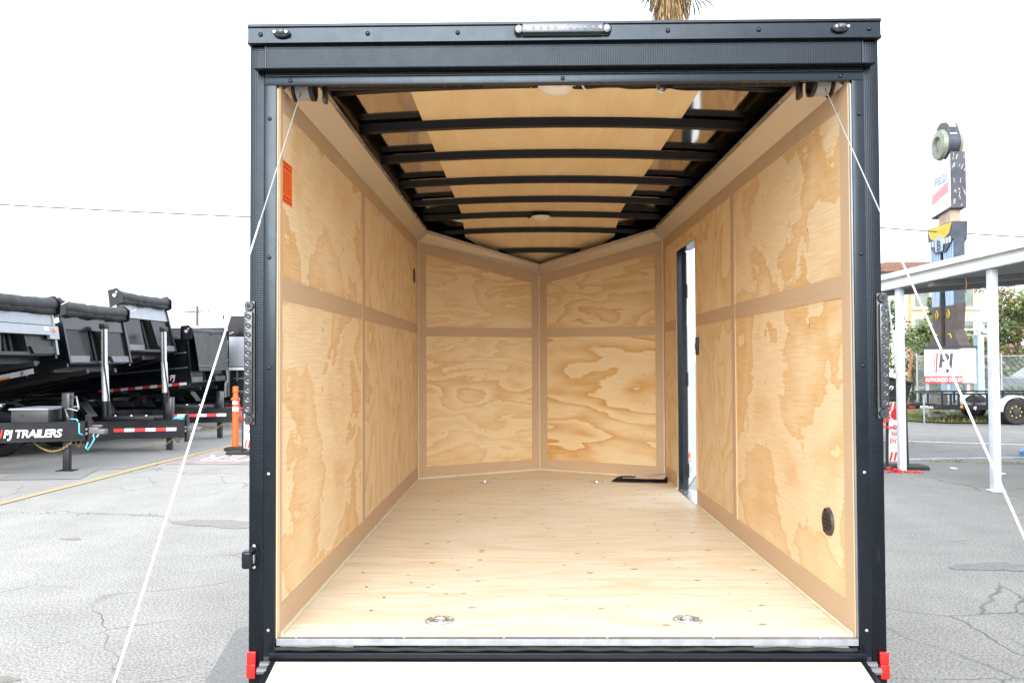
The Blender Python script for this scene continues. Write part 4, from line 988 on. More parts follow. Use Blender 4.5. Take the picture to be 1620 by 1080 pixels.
# delineator post and sign board beside it
dp = empty('delineator_post', (-5.16, 11.33, G), 'orange plastic delineator post with white bands and black base', 'traffic post')
b = B(); b.lathe([(.20,0),(.20,.035),(.16,.055),(.07,.07)], n=8); b.obj('base', 'black_rubber', dp)
b = B(); b.lathe([(.062,.06),(.060,.12),(.050,.80),(.052,.86),(.075,.875),(.075,.90),(.050,.915),(.042,.96),(.040,1.0),(.050,1.012),(.050,1.03),(.046,1.05),(.048,1.10),(.036,1.11)], n=20); b.obj('post', 'orange_plastic', dp, 40)
for z in (.68, .80): b = B(); b.lathe([(.0535,z),(.0520,z+.075)], n=20); b.obj('white_band', 'white_tape', dp, 40)
b = B(); b.tube([(.06,.0,.93),(.10,.02,1.0),(.16,.03,1.01)], .012, 6); b.obj('hook', 'black_rubber', dp, True)
def sign_board(loc, rz, label, text_on):
    o = empty('barricade_sign', loc, label, 'barricade sign', (0,0,rz), 'barricade signs')
    b = B(); b.prism([(-.36,-.20),(.36,-.20),(.40,0),(.36,.20),(-.36,.20),(-.40,0)], (0,0,0), (1,0,0), (0,1,0), 0, .045); b.obj('base', 'black_rubber', o)
    b = B(); b.prism([(-.150,.046),(-.125,.046),(-.110,1.0),(-.13,1.0)], (0,0,0), (1,0,0), (0,0,1), -.03, .03); b.prism([(.150,.046),(.125,.046),(.110,1.0),(.13,1.0)], (0,0,0), (1,0,0), (0,0,1), -.03, .03)
    b.tube([(-.12,0,.99),(-.10,0,1.06),(-.05,0,1.09),(.05,0,1.09),(.10,0,1.06),(.12,0,.99)], .022, 8); b.box(-.125, .125, -.03, .03, .94, .99); b.obj('frame', 'black_rubber', o, 30)
    b = B(); b.box(-.118, .118, -.014, .014, .10, .935); pl = b.obj('panel', 'white_gloss', o)
    b = B()
    for z0_, n in ((.105, 4), (.80, 3)):
        for i in range(n): x = -.112+i*.056; b.prism([(x,z0_),(x+.028,z0_),(x+.056 if x+.056 < .115 else .115,z0_+.125),(x+.028,z0_+.125)], (0,-.0145,0), (1,0,0), (0,0,1), 0, .001)
    b.obj('stripes', 'red_paint', pl)
    b = B(); b.prism([(.085*math.cos(a), .76+.085*math.sin(a)) for a in [i*math.pi/12 for i in range(24)]], (0,-.0165,0), (1,0,0), (0,0,1), 0, .001); b.obj('stop_disc', 'red_plastic', pl)
    if text_on:
        for i, s_ in enumerate(('DO', 'NOT', 'ENTER')): text(s_, .085, 'red_paint', 'lettering', pl, (0, -.016, .555-i*.10), bold=.0015, align='CENTER', ext=.0006, sx=.8)
    return o
sg = sign_board((5.13, 8.78, G), R(-6), 'striped do-not-enter sign board in black base beside the white canopy post', True)
sign_board((-4.69, 10.75, G), R(4), 'striped sign board in black base partly hidden behind the trailer, by orange post', True)
ch = empty('plastic_chain', (4.85, 8.6, G), 'red plastic chain draped over the sign board and piled at its base', 'chain')
chain(ch, (-.12, .08, .98), (-.55, -.6, .04), .18, 'chain_run', 'red_plastic', .06, .007, .02)
chain(ch, (-.05, .06, .62), (.34, .08, .60), .03, 'chain_run', 'red_plastic', .06, .007, .02)
chain(ch, (-.3, .10, .80), (.30, .07, .98), .26, 'chain_run', 'red_plastic', .06, .007, .02)
b = B()
for i in range(70):
    c_ = Vector((rnd(-.30,.42), rnd(-.30,-.14), .008)); a_ = rnd(0, 6.28); d_ = Vector((math.cos(a_), math.sin(a_), 0)); s_ = Vector((-d_.y, d_.x, rnd(-.3,.6)))
    c_.z += rnd(0, .06)*max(0, 1-abs(c_.x+.02)*4)
    b.tube([c_+d_*(.03*math.cos(t))+s_*(.018*math.sin(t)) for t in [j*math.pi/4 for j in range(8)]], .007, 4, True)
b.obj('chain_pile', 'red_plastic', ch, True)
chl = empty('plastic_chain', (-5.0, 11.0, G), 'red plastic chain linking orange post and sign board at left', 'chain')
chain(chl, (-.10, .30, .90), (.19, -.28, .55), .12, 'chain_run', 'red_plastic', .05, .006, .016)

# ================================================================== CANOPY AT THE RIGHT
cp = empty('canopy', (5.2, 7.5, G), 'white metal carport canopy on slim posts at right edge of the lot', 'canopy', world=True)
for x, y in ((5.03, 8.42), (5.36, 6.79), (5.62, 5.2)):
    h_ = 1.89+.05*(8.72-y); b = B(); b.box(x-.042, x+.042, y-.05, y+.05, G, h_, .006); b.box(x-.020, x+.014, y-.057, y-.0505, G, h_); b.box(x-.075, x+.075, y-.08, y+.08, G, G+.012); b.obj('post', 'canopy_white', cp, 30)
d_ = Vector((.33, -1.63, 0)).normalized(); P0 = Vector((4.97, 8.72, 0)); n_ = Vector((-d_.y, d_.x, 0))    # along the gutter, towards the lot's right
def along(u, v, z): p = P0+d_*u+n_*v; return (p.x, p.y, z)
def slab(name, u0, u1, v0, v1, z0, z1, mat, slope=0.0, parent=cp):
    b = B(); vs = [b.bm.verts.new(along(u, v, z+slope*v+.05*u)) for z in (z0, z1) for u, v in ((u0,v0),(u1,v0),(u1,v1),(u0,v1))]
    for f in ((3,2,1,0),(4,5,6,7),(0,1,5,4),(1,2,6,5),(2,3,7,6),(3,0,4,7)): b.bm.faces.new([vs[i] for i in f])
    return b.obj(name, mat, parent)
slab('gutter', -.1, 9.0, -.10, -.03, 1.89, 1.985, 'canopy_white'); slab('fascia', -.1, 9.0, -.085, -.03, 1.986, 2.03, 'canopy_cream'); slab('roof_edge', -.15, 9.0, -.13, -.03, 2.031, 2.105, 'canopy_white')
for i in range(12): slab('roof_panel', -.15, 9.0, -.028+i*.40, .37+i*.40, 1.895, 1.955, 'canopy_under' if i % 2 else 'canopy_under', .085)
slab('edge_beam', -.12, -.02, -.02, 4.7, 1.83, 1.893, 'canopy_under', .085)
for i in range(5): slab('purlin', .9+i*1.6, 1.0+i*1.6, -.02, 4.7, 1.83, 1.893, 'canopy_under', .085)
b = B(); b.tube([(5.27,7.2,1.96),(5.275,7.18,1.85),(5.27,7.19,1.75)], .006, 5); b.obj('hanging_strap', 'stake_rust', cp, True)
for x, y in ((9.6, 9.35), (9.9, 7.7)):
    b = B(); b.box(x-.055, x+.055, y-.05, y+.05, G, 2.28, .008); b.obj('post', 'canopy_white', cp, 30)

# ================================================================== PYLON SIGN
py = empty('pylon_sign', (11.85, 20.25, G), 'tall roadside pylon sign shaped like legs in striped jeans and boots', 'sign', (0,0,R(-92)))
def pz(z): return z-G
FX = .62       # half width of the figure
def plate(name, poly, t0, t1, mat, parent=py): b = B(); b.prism(poly, (0,0,-G), (1,0,0), (0,0,1), -t1, -t0); return b.obj(name, mat, parent)
D2 = .14
for s in (-1, 1):
    lg = plate('trouser_leg', [(s*.05,3.95),(s*.70,4.25),(s*.66,2.40),(s*.16,2.40)], -D2, D2, 'sign_navy')
    for f, tq in ((-1, -D2-.012), (1, D2+.002)):
        plate('leg_face', [(s*.07,3.93),(s*.68,4.22),(s*.64,2.41),(s*.18,2.41)], tq, tq+.010, 'sign_blue', lg)
        for i in range(6):
            a = (i+.5)/6; x0, x1 = lerp(.08,.67,a), lerp(.19,.63,a); plate('pinstripe', [(s*x0-.016,3.96+.25*a),(s*x0+.016,3.96+.25*a),(s*x1+.014,2.42),(s*x1-.014,2.42)], tq-.004 if f < 0 else tq+.0105, tq-.001 if f < 0 else tq+.014, 'sign_white', lg)
    bt = plate('boot', [(s*.14,2.45),(s*.40,2.66),(s*.68,2.45),(s*.58,1.75),(s*.78,1.45),(s*.92,1.30),(s*.92,1.22),(s*.60,1.22),(s*.50,1.30),(s*.36,1.22),(s*.12,1.22)], -D2-.01, D2+.01, 'sign_brown')
    b = B(); b.tube([(s*.30,-D2-.02,pz(2.05)),(s*.27,-D2-.02,pz(2.2)),(s*.33,-D2-.02,pz(2.3)),(s*.40,-D2-.02,pz(2.2)),(s*.37,-D2-.02,pz(2.05))], .018, 5); b.obj('stitching', 'sign_yellow', bt, True); b = B(); b.tube([(s*.30,-D2-.02,pz(1.62)),(s*.42,-D2-.02,pz(1.62)),(s*.50,-D2-.02,pz(1.50))], .018, 5); b.obj('stitching', 'sign_yellow', bt, True)
wb = plate('belt_section', [(-.74,4.70),(.74,4.70),(.70,4.22),(.30,3.92),(-.30,3.92),(-.70,4.22)], -D2-.06, D2+.06, 'sign_navy')
plate('yellow_band', [(-.70,4.68),(.70,4.68),(.55,4.40),(.25,4.28),(-.25,4.28),(-.55,4.40)], -D2-.075, -D2-.062, 'sign_yellow', wb)
for i in range(8):
    x = -.58+i*.165
    if abs(x) < .2: continue
    plate('belt_check', [(x-.05,4.14),(x+.05,4.14),(x+.05,4.30),(x-.05,4.30)], -D2-.072, -D2-.062, 'sign_white', wb)
plate('buckle', [(-.20,3.96),(.20,3.96),(.24,4.2),(.18,4.38),(-.18,4.38),(-.24,4.2)], -D2-.095, -D2-.076, 'sign_paleblue', wb)
text('B', .40, 'sign_navy', 'lettering', wb, (0, -D2-.100, pz(3.99)), bold=.012, align='CENTER')
plate('support_tube', [(-.20,4.70),(.50,4.70),(.50,5.05),(-.20,5.05)], -.14, .14, 'sign_tan')
tp = plate('name_board', [(-.48,4.95),(.70,5.08),(.70,6.62),(-.48,5.98)], -.20, .20, 'sign_navy')
plate('board_face', [(-.46,4.98),(.68,5.11),(.68,6.57),(-.46,5.95)], -.215, -.203, 'sign_white', tp)
plate('board_face', [(-.46,4.98),(.68,5.11),(.68,6.57),(-.46,5.95)], .203, .215, 'sign_white', tp)
plate('red_band', [(-.38,5.35),(.55,5.55),(.55,5.83),(-.38,5.58)], -.222, -.216, 'sign_pink', tp)
text('FELIX', .30, 'sign_grey', 'lettering', tp, (.16, -.224, pz(5.86)), bold=.006, align='CENTER')
b = B()
for i in range(26):
    x = rnd(-.17,.17); z = rnd(5.1,6.55); b.box(.7005, .7025, x, x+rnd(.01,.03), pz(z), pz(z)+rnd(.04,.16), rot=Matrix.Rotation(rnd(-.4,.4), 4, 'X'))
b.obj('peeling_paint', 'sign_tan', tp, kind='stuff')
hdp = empty  # round lantern-like cabinets on the top
b = B()
for z, r in ((6.98, .42), (7.22, .36)): b.cyl((.10,-.16,pz(z)), (.10,.16,pz(z)), r, n=28)
tpd = b.obj('top_drum', 'sign_navy', py, 30)
for s in (-1, 1):
    b = B(); b.lathe([(.44,0),(.40,.10),(.24,.13),(.20,.04),(.02,.10)], (.10, 0, pz(6.95)), 'Y', 28)
    for v in b.bm.verts: v.co.y = s*(.165+(v.co.y))
    b.obj('drum_face', 'sign_olive', tpd, 30)
b = B()
for z, r in ((6.98, .424), (7.22, .364)):
    for i in range(9): a0 = R(25+i*14); b.prism([((r)*math.cos(a)+.10, r*math.sin(a)+z) for a in (a0, a0+R(13))]+[((r+.006)*math.cos(a)+.10, (r+.006)*math.sin(a)+z) for a in (a0+R(13), a0)], (0,0,-G), (1,0,0), (0,0,1), -.10, .10)
b.obj('drum_rim', 'sign_tan', tpd)
# lower dealer sign hung on the same pole
b = B(); b.box(-.16, .16, -.16, .16, 0, pz(1.21), .01); b.obj('pole', 'canopy_pole', py) if False else b.obj('pole', 'sign_paleblue', py)
plate('boot_base', [(-.95,1.19),(.95,1.19),(.95,1.28),(-.95,1.28)], -.3, .3, 'sign_black')
ds_ = empty('dealer_sign', (11.03, 19.0, G), 'white trailer dealer sign with red band below the boots', 'sign', (0,0,R(-3)))
b = B(); b.box(-.47, .47, -.02, .02, pz(.48), pz(1.18), .004); b.obj('board', 'white_gloss', ds_)
b = B(); b.box(-.47, .47, -.03, .02, pz(.285), pz(.478), .004); rb = b.obj('red_board', 'sign_red', ds_)
text('PJ', .52, 'sign_navy', 'lettering', ds_, (-.13, -.024, pz(.715)), bold=.016, shear=.12, sx=.95)
text('TRAILERS', .135, 'sign_navy', 'lettering', ds_, (-.14, -.024, pz(.53)), bold=.001, sx=.85)
for i, wd in enumerate((.014, .030, .06)):
    x0 = -.30+i*.045; b = B(); b.prism([(x0,pz(.57)),(x0+wd*.8,pz(.57)),(x0+wd*.8+.04,pz(1.09)),(x0+.04,pz(1.09))], (0,-.0215,0), (1,0,0), (0,0,1), 0, .002); b.obj('logo_bar', 'sign_red', ds_)
text('AUTHORIZED DEALER', .15, 'white_gloss', 'lettering', rb, (0, -.034, pz(.33)), bold=.002, align='CENTER', sx=.62)
for x in (-.39, .15): b = B(); b.box(x-.04, x+.04, .021, .09, 0, pz(1.1)); b.obj('leg', 'galvanised', ds_)
wc = empty('white_cabinet', (11.80, 19.25, G), 'weathered white metal sign cabinet beside the dealer sign', 'cabinet', (0,0,R(-10)))
b = B(); b.box(-.16, .17, -.12, .12, pz(.28), pz(1.18), .01); b.obj('body', 'cabinet_white', wc)
b = B(); b.box(.13, .19, -.13, .13, pz(.27), pz(1.20), .008); b.box(-.17, .19, -.125, .125, pz(1.181), pz(1.215)); b.box(-.15, .13, -.124, -.1205, pz(.72), pz(.735)); b.obj('frame', 'canopy_cream', wc)
b = B(); b.box(-.02, .06, -.05, .05, 0, pz(.279)); b.obj('post', 'galvanised', wc)
eb = empty('electric_box', (11.42, 18.9, G), 'small green utility box beside the blue sign pole', 'utility box')
b = B(); b.box(-.10, .12, -.1, .1, .0, .42, .01); b.box(-.12, .14, -.12, .12, .421, .45, .005); b.obj('housing', 'window_green', eb, 30)
# open steel sign frame on a blue-white pole
fr = empty('sign_frame', (13.1, 21.0, G), 'empty white steel sign frame on pale blue pole behind canopy post', 'sign frame', (0,0,R(8)))
b = B(); b.box(-.10, .10, -.10, .10, 0, pz(1.6), .01); b.obj('pole', 'sign_paleblue', fr)
for z, m in ((2.36,'galvanised'),(2.06,'white_paint'),(1.78,'white_paint'),(1.62,'galvanised')):
    b = B(); b.box(-.50, .62, -.03, .03, pz(z)-.022, pz(z)+.022); b.obj('crossbar', m, fr)
for x, m in ((-.5,'galvanised'),(-.06,'white_paint'),(.06,'white_paint'),(.60,'galvanised')):
    b = B(); b.box(x-.03, x+.03, .031, .09, pz(1.60), pz(2.38)); b.obj('upright', m, fr)

# ================================================================== UTILITY TRAILER
ut = empty('utility_trailer', (9.2, 17.25, G), 'black open utility trailer with low rails and one black wheel on the grass verge', 'trailer', (0,0,R(-2)))
b = B(); b.box(.50, 3.6, -.80, -.74, .34, .46); b.box(.50, 3.6, .74, .80, .34, .46); b.box(.50, .56, -.739, .739, .34, .46); b.box(.56, 3.6, -.739, .739, .42, .46); b.obj('deck_frame', 'trailer_black', ut)
for y in (-.78, .78): b = B(); b.box(.50, 3.6, y-.025, y+.025, .69, .73); b.obj('top_rail', 'trailer_black', ut)
b = B(); b.box(.50, .55, -.754, .754, .691, .729); b.obj('top_rail', 'trailer_black', ut)
for y in (-.78, .78):
    for x in (.525, .72, .90, 1.25, 1.55, 2.75, 3.3): b = B(); b.box(x-.022, x+.022, y-.02, y+.02, .461, .689); b.obj('rail_post', 'trailer_black', ut)
b = B(); b.box(.55, .64, -.806, -.801, .47, .69); b.obj('rail_plate', 'solar_dark', ut)
b = B(); b.ball((.95,-.81,.41), .035, .02, .035, 12); b.obj('marker_lamp', 'amber', ut, True)
for s in (-1, 1): b = B(); b.prism([(-.05,s*.02),(-.05,s*.08),(1.3,s*.75),(1.3,s*.69)], (0,0,.33), (1,0,0), (0,1,0), 0, .09); b.obj('tongue_beam', 'trailer_black', ut)
b = B(); b.box(-.20, -.03, -.05, .05, .35, .42, .01); b.cyl((-.10,0,.42),(-.14,0,.52),.012); b.obj('coupler', 'grey_plastic', ut)
b = B(); b.cyl((.32,-.30,.0),(.32,-.30,.62),.022,n=8); b.ball((.32,-.30,.62),.035,.035,.03,8); b.obj('jack', 'galvanised', ut)
tgd = link('decal_axis', None, ut); tgd.matrix_local = Matrix.Translation((-.02,-.10,.335)) @ Matrix.Rotation(math.atan2(-.67,1.35), 4, 'Z')
text('PJ TRAILERS', .085, 'white_tape', 'lettering', tgd, (.30, -.012, .012), bold=.003, shear=.18)
b = B(); b.box(.06, .20, -.012, -.009, .025, .06); b.obj('reflector', 'red_plastic', tgd)
for x in (2.10,):
    for s in (-1, 1): wheel(ut, (x, s*.93, .30), .30, .20, axis='Y', out=s, rim='solar_dark', lugs=8)
for s in (-1, 1):
    b = B(); b.prism([(2.10+.37*math.cos(a), .31+.37*math.sin(a)) for a in [i*math.pi/14 for i in range(15)]]+[(2.10+.335*math.cos(a), .31+.335*math.sin(a)) for a in [i*math.pi/14 for i in range(14,-1,-1)]], (0, s*.93, 0), (1,0,0), (0,0,1), -.12, .12); b.obj('fender', 'white_paint', ut, 30)
text('PJ', .08, 'white_tape', 'lettering', ut, (1.22, -.815, .36), bold=.003, shear=.18)
rk = B(); rk.ball((0,0,.09), .24, .18, .12, 12)
for v in rk.bm.verts: v.co += Vector((rnd(-.02,.02), rnd(-.02,.02), rnd(-.02,.02)))
rk.obj('boulder', 'pale_wall', None, True, loc=(10.25,17.8,G), label='pale boulder on the grass under the utility trailer tongue', cat='rock')

# small dump trailer glimpsed between the lamp and the canopy post
dt2 = empty('dump_trailer', (5.18, 12.4, G), 'black tilted dump trailer glimpsed left of the white canopy post', 'dump trailer', (0,0,0), 'dump trailers parked in a row')
bd2 = link('bed', None, dt2, (0,0,0), (0, R(14), 0))
b = B(); b.box(-1.6, 1.2, -.8, .8, .93, 1.42, .01); b.obj('side_wall', 'trailer_black', bd2); b = B(); b.box(-1.6, 1.2, -.83, .83, 1.421, 1.46, .004); b.obj('top_rail', 'trailer_black', bd2)
text('Mon', .16, 'white_tape', 'lettering', bd2, (.60, -.806, 1.24), bold=.003, shear=.3)
tape(bd2, .45, 1.1, -.80, .98, 4, 1, .05)
b = B(); b.box(-1.2, .8, -.5, .5, .42, .56); b.box(-1.2, 1.15, -.83, -.80, .60, .68); b.obj('chassis_rail', 'trailer_black', dt2); b = B(); b.box(.55, 1.05, -.84, -.832, .62, .66); b.obj('reflective_tape', 'white_tape', dt2)
for s in (-1, 1): wheel(dt2, (-.8, s*.72, .31), .31, .2, axis='Y', out=s)

# ================================================================== BACKGROUND RIGHT: fence, trees, building, pole
fc = empty('chain_link_fence', (13, 24.5, G), 'grey chain-link fence with posts running behind the grass verge', 'fence')
FW, FH = 14.0, 1.62
b = B(); pz_ = .07
def wire(x0, z0_, x1, z1_): b.tube([(x0, 0, z0_), (x1, 0, z1_)], .0045, 3)
n = int((FW+FH)/pz_)
for i in range(n):
    x = i*pz_-FH
    a0, a1 = max(x, 0), min(x+FH, FW)
    if a1 > a0: wire(a0, a0-x, a1, a1-x); wire(a0, FH-(a0-x), a1, FH-(a1-x))
b.obj('wire_mesh', 'galvanised', fc, kind='stuff')
for i in range(6): b = B(); b.cyl((i*2.8,.02,0),(i*2.8,.02,FH+.08),.03,n=8); b.obj('post', 'galvanised', fc, 30)
for z in (.06, FH): b = B(); b.cyl((0,.03,z),(FW,.03,z),.018,n=6); b.obj('rail', 'galvanised', fc, 30)

def leaves(name, parent, mats, clumps, n, size, drop=.0, flat=.5):
    """leaf-sized quads scattered through ellipsoid clumps; one mesh with several leaf tones"""
    b = B(); tot = sum(c[3]*c[4]*c[5] for c in clumps)
    for (cx, cy_, cz_, rx, ry, rz) in clumps:
        m = max(20, int(n*rx*ry*rz/tot)); tone = random.randrange(len(mats))
        for _ in range(m):
            v = Vector((random.gauss(0,1), random.gauss(0,1), random.gauss(0,1))).normalized()*(rnd(.25,1)**.55)
            p = Vector((cx+v.x*rx, cy_+v.y*ry, cz_+v.z*rz)); s_ = size*rnd(.6,1.4)
            a = Vector((rnd(-1,1), rnd(-1,1), rnd(-1,1)-drop)).normalized(); c2 = a.cross(Vector((rnd(-1,1), rnd(-1,1), rnd(-1,1)))).normalized()
            f = b.bm.faces.new([b.bm.verts.new(q) for q in (p-a*s_, p+c2*s_*flat, p+a*s_, p-c2*s_*flat)])
            f.material_index = tone if rnd(0,1) < .6 else random.randrange(len(mats))
    b.keep = True
    return b.obj(name, mats, parent)
def tree(name, loc, label, cat, h, clumps, mats, n, size, trunk=.12, group=None):
    t = empty(name, loc, label, cat, group=group)
    b = B(); b.tube([(0,0,0),(.05*h/3,0,h*.3),(-.02*h,.02*h,h*.6)], [trunk,trunk*.8,trunk*.5], 8)
    for c in clumps[:6]: b.tube([(0,0,h*.35),(c[0]*.5,c[1]*.5,lerp(h*.4,c[2],.5)),(c[0],c[1],c[2])], [trunk*.5,trunk*.3,trunk*.1], 5)
    b.obj('trunk', 'bark', t, True); leaves('crown', t, mats, clumps, n, size); return t
def crown(h, w, k, zlo=.35):
    return [(rnd(-w,w)*.7, rnd(-w,w)*.6, h*rnd(zlo,.95), w*rnd(.28,.5), w*rnd(.28,.5), h*rnd(.09,.17)) for _ in range(k)]
GRT = 'trees and shrubs beyond the fence'
tree('street_tree', (12.1, 26.5, G), 'light green leafy tree behind the lamp and first canopy post', 'tree', 5.0, crown(5.0, 1.1, 16, .25), ['leaf_light','leaf_mid'], 7000, .075, .12, GRT)
tree('olive_tree', (13.45, 25.8, G), 'small dark olive tree in front of the tan building wall', 'tree', 3.0, crown(3.0, .85, 12, .2), ['leaf_dark','leaf_mid'], 1500, .05, .05, GRT)
tree('round_tree', (21.6, 33.0, G), 'broad green tree with reddish tips at right behind canopy post', 'tree', 4.2, crown(4.2, 2.2, 22, .2), ['leaf_mid','leaf_light','leaf_mid','leaf_light','leaf_red'], 12000, .10, .15, GRT)
tree('round_tree', (18.2, 32.0, G), 'mid green rounded tree behind the empty sign frame', 'tree', 3.4, crown(3.4, 1.7, 18, .15), ['leaf_mid','leaf_light'], 9000, .09, .13, GRT)
tree('round_tree', (24.5, 34.0, G), 'dark green tree at the right picture edge behind the fence', 'tree', 4.0, crown(4.0, 2.2, 18, .15), ['leaf_mid','leaf_dark'], 9000, .10, .15, GRT)
tree('cypress_tree', (23.7, 45.0, G), 'slim dark green cypress beside the beige building', 'tree', 5.4, [(rnd(-.2,.2), rnd(-.2,.2), .5+i*.31, .50-.02*i, .5-.02*i, .35) for i in range(15)], ['leaf_dark','leaf_mid'], 4500, .09, .1, GRT)
tree('bare_tree', (24.6, 40.0, G), 'thin reddish sparse tree top above the shrubs', 'tree', 6.2, [(rnd(-1.3,1.3), rnd(-.6,.6), rnd(3.4,6.0), .3, .3, .22) for i in range(12)], ['leaf_red','thatch_dark'], 700, .08, .07, GRT)
for i, (x, y, wd, h) in enumerate(((15.0,25.6,1.0,.55),(17.2,25.7,1.2,.65),(19.6,25.9,1.3,.8),(22.2,26.0,1.4,.75),(13.2,25.4,.9,.5))):
    t = empty('shrub', (x, y, G), ('low dark shrub row left of the pylon','low grey-green shrub at the foot of the fence, right of dealer sign','bushy shrub behind the wheels of the utility trailer','dark shrub at right edge behind the fence','low shrub below the olive tree')[i], 'shrub', group='shrubs along the fence')
    leaves('foliage', t, ['leaf_dark','leaf_mid'], [(rnd(-wd,wd), rnd(-.2,.2), h*rnd(.3,.7), wd*.4, .3, h*.42) for _ in range(8)], 2200, .055)
t = empty('orange_groundcover', (14.2, 23.6, G), 'low orange and dry ground cover along the fence foot', 'plant')
leaves('foliage', t, ['dry_grass','leaf_red','leaf_mid'], [(rnd(-1.6,2.2), rnd(-.2,.2), .08, .5, .25, .12) for _ in range(14)], 2600, .05)
t = empty('spiky_plant', (18.6, 23.8, G), 'spiky bright green yucca by the fence right of the canopy post', 'plant'); b = B()
for i in range(70):
    a = rnd(0, 6.28); e = rnd(.35, 1.45); L_ = rnd(.5,.85); d_ = Vector((math.cos(a)*math.cos(e), math.sin(a)*math.cos(e), math.sin(e))); s_ = d_.cross(Vector((0,0,1))).normalized()*.025; p = Vector((0,0,.05))
    b.bm.faces.new([b.bm.verts.new(q) for q in (p-s_, p+s_, p+d_*L_*.6+s_*.8, p+d_*L_, p+d_*L_*.6-s_*.8)])
b.keep = True; b.obj('blade_leaves', 'leaf_palm', t)
# beige building with windows and banner
bl = empty('apartment_building', (31.5, 60.0, G), 'beige apartment building with shuttered windows and blue banner behind the pylon', 'building')
b = B(); b.box(-1.75, 3.3, 0, 12, 0, 8.0); b.obj('wall', 'beige_wall', bl); b = B(); b.box(-3.9, -1.751, .6, 12, 0, 8.2); b.obj('wall', 'pale_wall', bl)
b = B(); b.prism([(-4.6,8.201),(3.9,8.201),(3.3,8.9),(-4.0,8.9)], (0,-.6,0), (1,0,0), (0,0,1), -13.2, 0); b.obj('roof', 'roof_tile', bl)
for z in (2.9, 5.5):
    for x in (-1.0, 2.35):
        b = B(); b.box(x-.62, x+.62, -.10, -.001, z-.06, z+1.78); f_ = b.obj('window_frame', 'canopy_cream', bl)
        b = B(); b.box(x-.54, x+.54, -.13, -.101, z+.02, z+1.70); b.obj('shutter', 'window_green', f_)
        b = B()
        for i in range(16): b.box(x-.52, x+.52, -.145, -.131, z+.05+i*.10, z+.10+i*.10, rot=None)
        b.obj('slats', 'window_green', f_, kind='stuff'); b = B(); b.box(x-.75, x+.75, -.22, -.001, z-.22, z-.061); b.obj('sill', 'canopy_cream', f_)
b = B(); b.box(.35, 1.95, -.05, -.01, 3.1, 8.0); bn = b.obj('banner', 'banner_blue', bl)
b = B(); b.box(.35, 1.95, -.07, -.055, 6.0, 6.5); b.obj('banner_field', 'banner_lime', bn); b = B(); b.box(.35, 1.95, -.07, -.055, 4.6, 5.9); b.obj('banner_field', 'banner_pale', bn); b = B(); b.box(.35, 1.95, -.07, -.055, 6.9, 7.7); b.obj('banner_field', 'banner_pale', bn)
lw = empty('tan_annex', (31.0, 55.0, G), 'low tan wing with red tiled eave in front of the apartment building', 'building')
b = B(); b.box(-1.2, 3.6, 0, 4.9, 0, 2.35); b.obj('wall', 'tan_wall', lw); b = B(); b.prism([(-.7,2.30),(.1,2.30),(4.9,3.05),(4.9,3.15),(-.7,2.42)], (0,0,0), (0,1,0), (0,0,1), -1.7, 3.9); b.obj('roof', 'roof_tile', lw)
hl = empty('light_mast', (11.35, 23.0, G), 'slim pale metal mast leaning slightly left of the canopy post', 'mast')
b = B(); b.cyl((.38,0,0), (.05,0,3.6), .035, .028, 8); b.cyl((.38,0,0),(.38,0,.06),.08,n=8); b.obj('pole', 'galvanised', hl, 30)
for x, y, l_ in ((12.55,24.3,1.9),(14.0,23.2,1.7),(11.9,22.9,1.5)):
    st_ = empty('stake', (x, y, G), {12.55:'thin rusty stake leaning beside the white cabinet',14.0:'thin rusty stake leaning behind the sign frame pole',11.9:'short rusty stake near the blue sign pole'}[x], 'stake'); b = B(); b.cyl((0,0,0), (.16,0,l_), .022, n=6); b.obj('rod', 'stake_rust', st_)
car = empty('parked_car', (19.9, 27.6, G), 'white car parked beyond the fence, mostly hidden by shrubs', 'car')
b = B(); b.prism([(-1.9,.35),(1.9,.35),(1.95,.70),(1.3,.82),(.75,1.28),(-.85,1.30),(-1.5,.86),(-1.95,.80)], (0,0,0), (1,0,0), (0,0,1), -.8, .8); b.obj('body', 'car_white', car)
b = B(); b.prism([(-1.15,.88),(1.0,.86),(.68,1.22),(-.8,1.24)], (0,-.805,0), (1,0,0), (0,0,1), 0, .006); b.obj('side_window', 'car_glass', car)
for x in (-1.25, 1.25): wheel(car, (x,-.72,.31), .31, .2, axis='Y', out=-1)
# blue tarp bundle on the lot at the right edge
tp_ = B(); tp_.ball((0,0,.05), .26, .20, .10, 14)
for v in tp_.bm.verts:
    v.co += Vector((rnd(-.03,.03), rnd(-.03,.03), rnd(-.015,.03))); v.co.z = max(.003, v.co.z)
tp_.obj('tarp_bundle', 'blue_tarp', None, False, loc=(7.95, 10.15, G), label='crumpled light blue tarp bundle on asphalt at right edge', cat='tarp')
# scraps and weeds
b = B()
for cx, cy_ in ((6.9,9.3),(7.3,9.15),(6.2,9.5),(7.8,9.6),(8.4,9.7)):
    for _ in range(150):
        x, y = cx+random.gauss(0,.22), cy_+random.gauss(0,.07); h = rnd(.01,.045); a = rnd(0,6.28); s_ = Vector((math.cos(a),math.sin(a),0))*.006
        p = Vector((x,y,G)); b.bm.faces.new([b.bm.verts.new(q) for q in (p-s_, p+s_, p+Vector((rnd(-.02,.02),rnd(-.02,.02),h)))])
for cx, cy_ in ((-5.72,9.9),(-5.75,8.5),(-5.6,10.8),(-6.5,8.3),(-4.6,5.4),(-4.0,5.35),(-5.0,5.5)):
    for _ in range(28):
        x, y = cx+random.gauss(0,.10), cy_+random.gauss(0,.05); h = rnd(.006,.025); a = rnd(0,6.28); s_ = Vector((math.cos(a),math.sin(a),0))*.005
        p = Vector((x,y,G)); b.bm.faces.new([b.bm.verts.new(q) for q in (p-s_, p+s_, p+Vector((rnd(-.02,.02),rnd(-.02,.02),h)))])
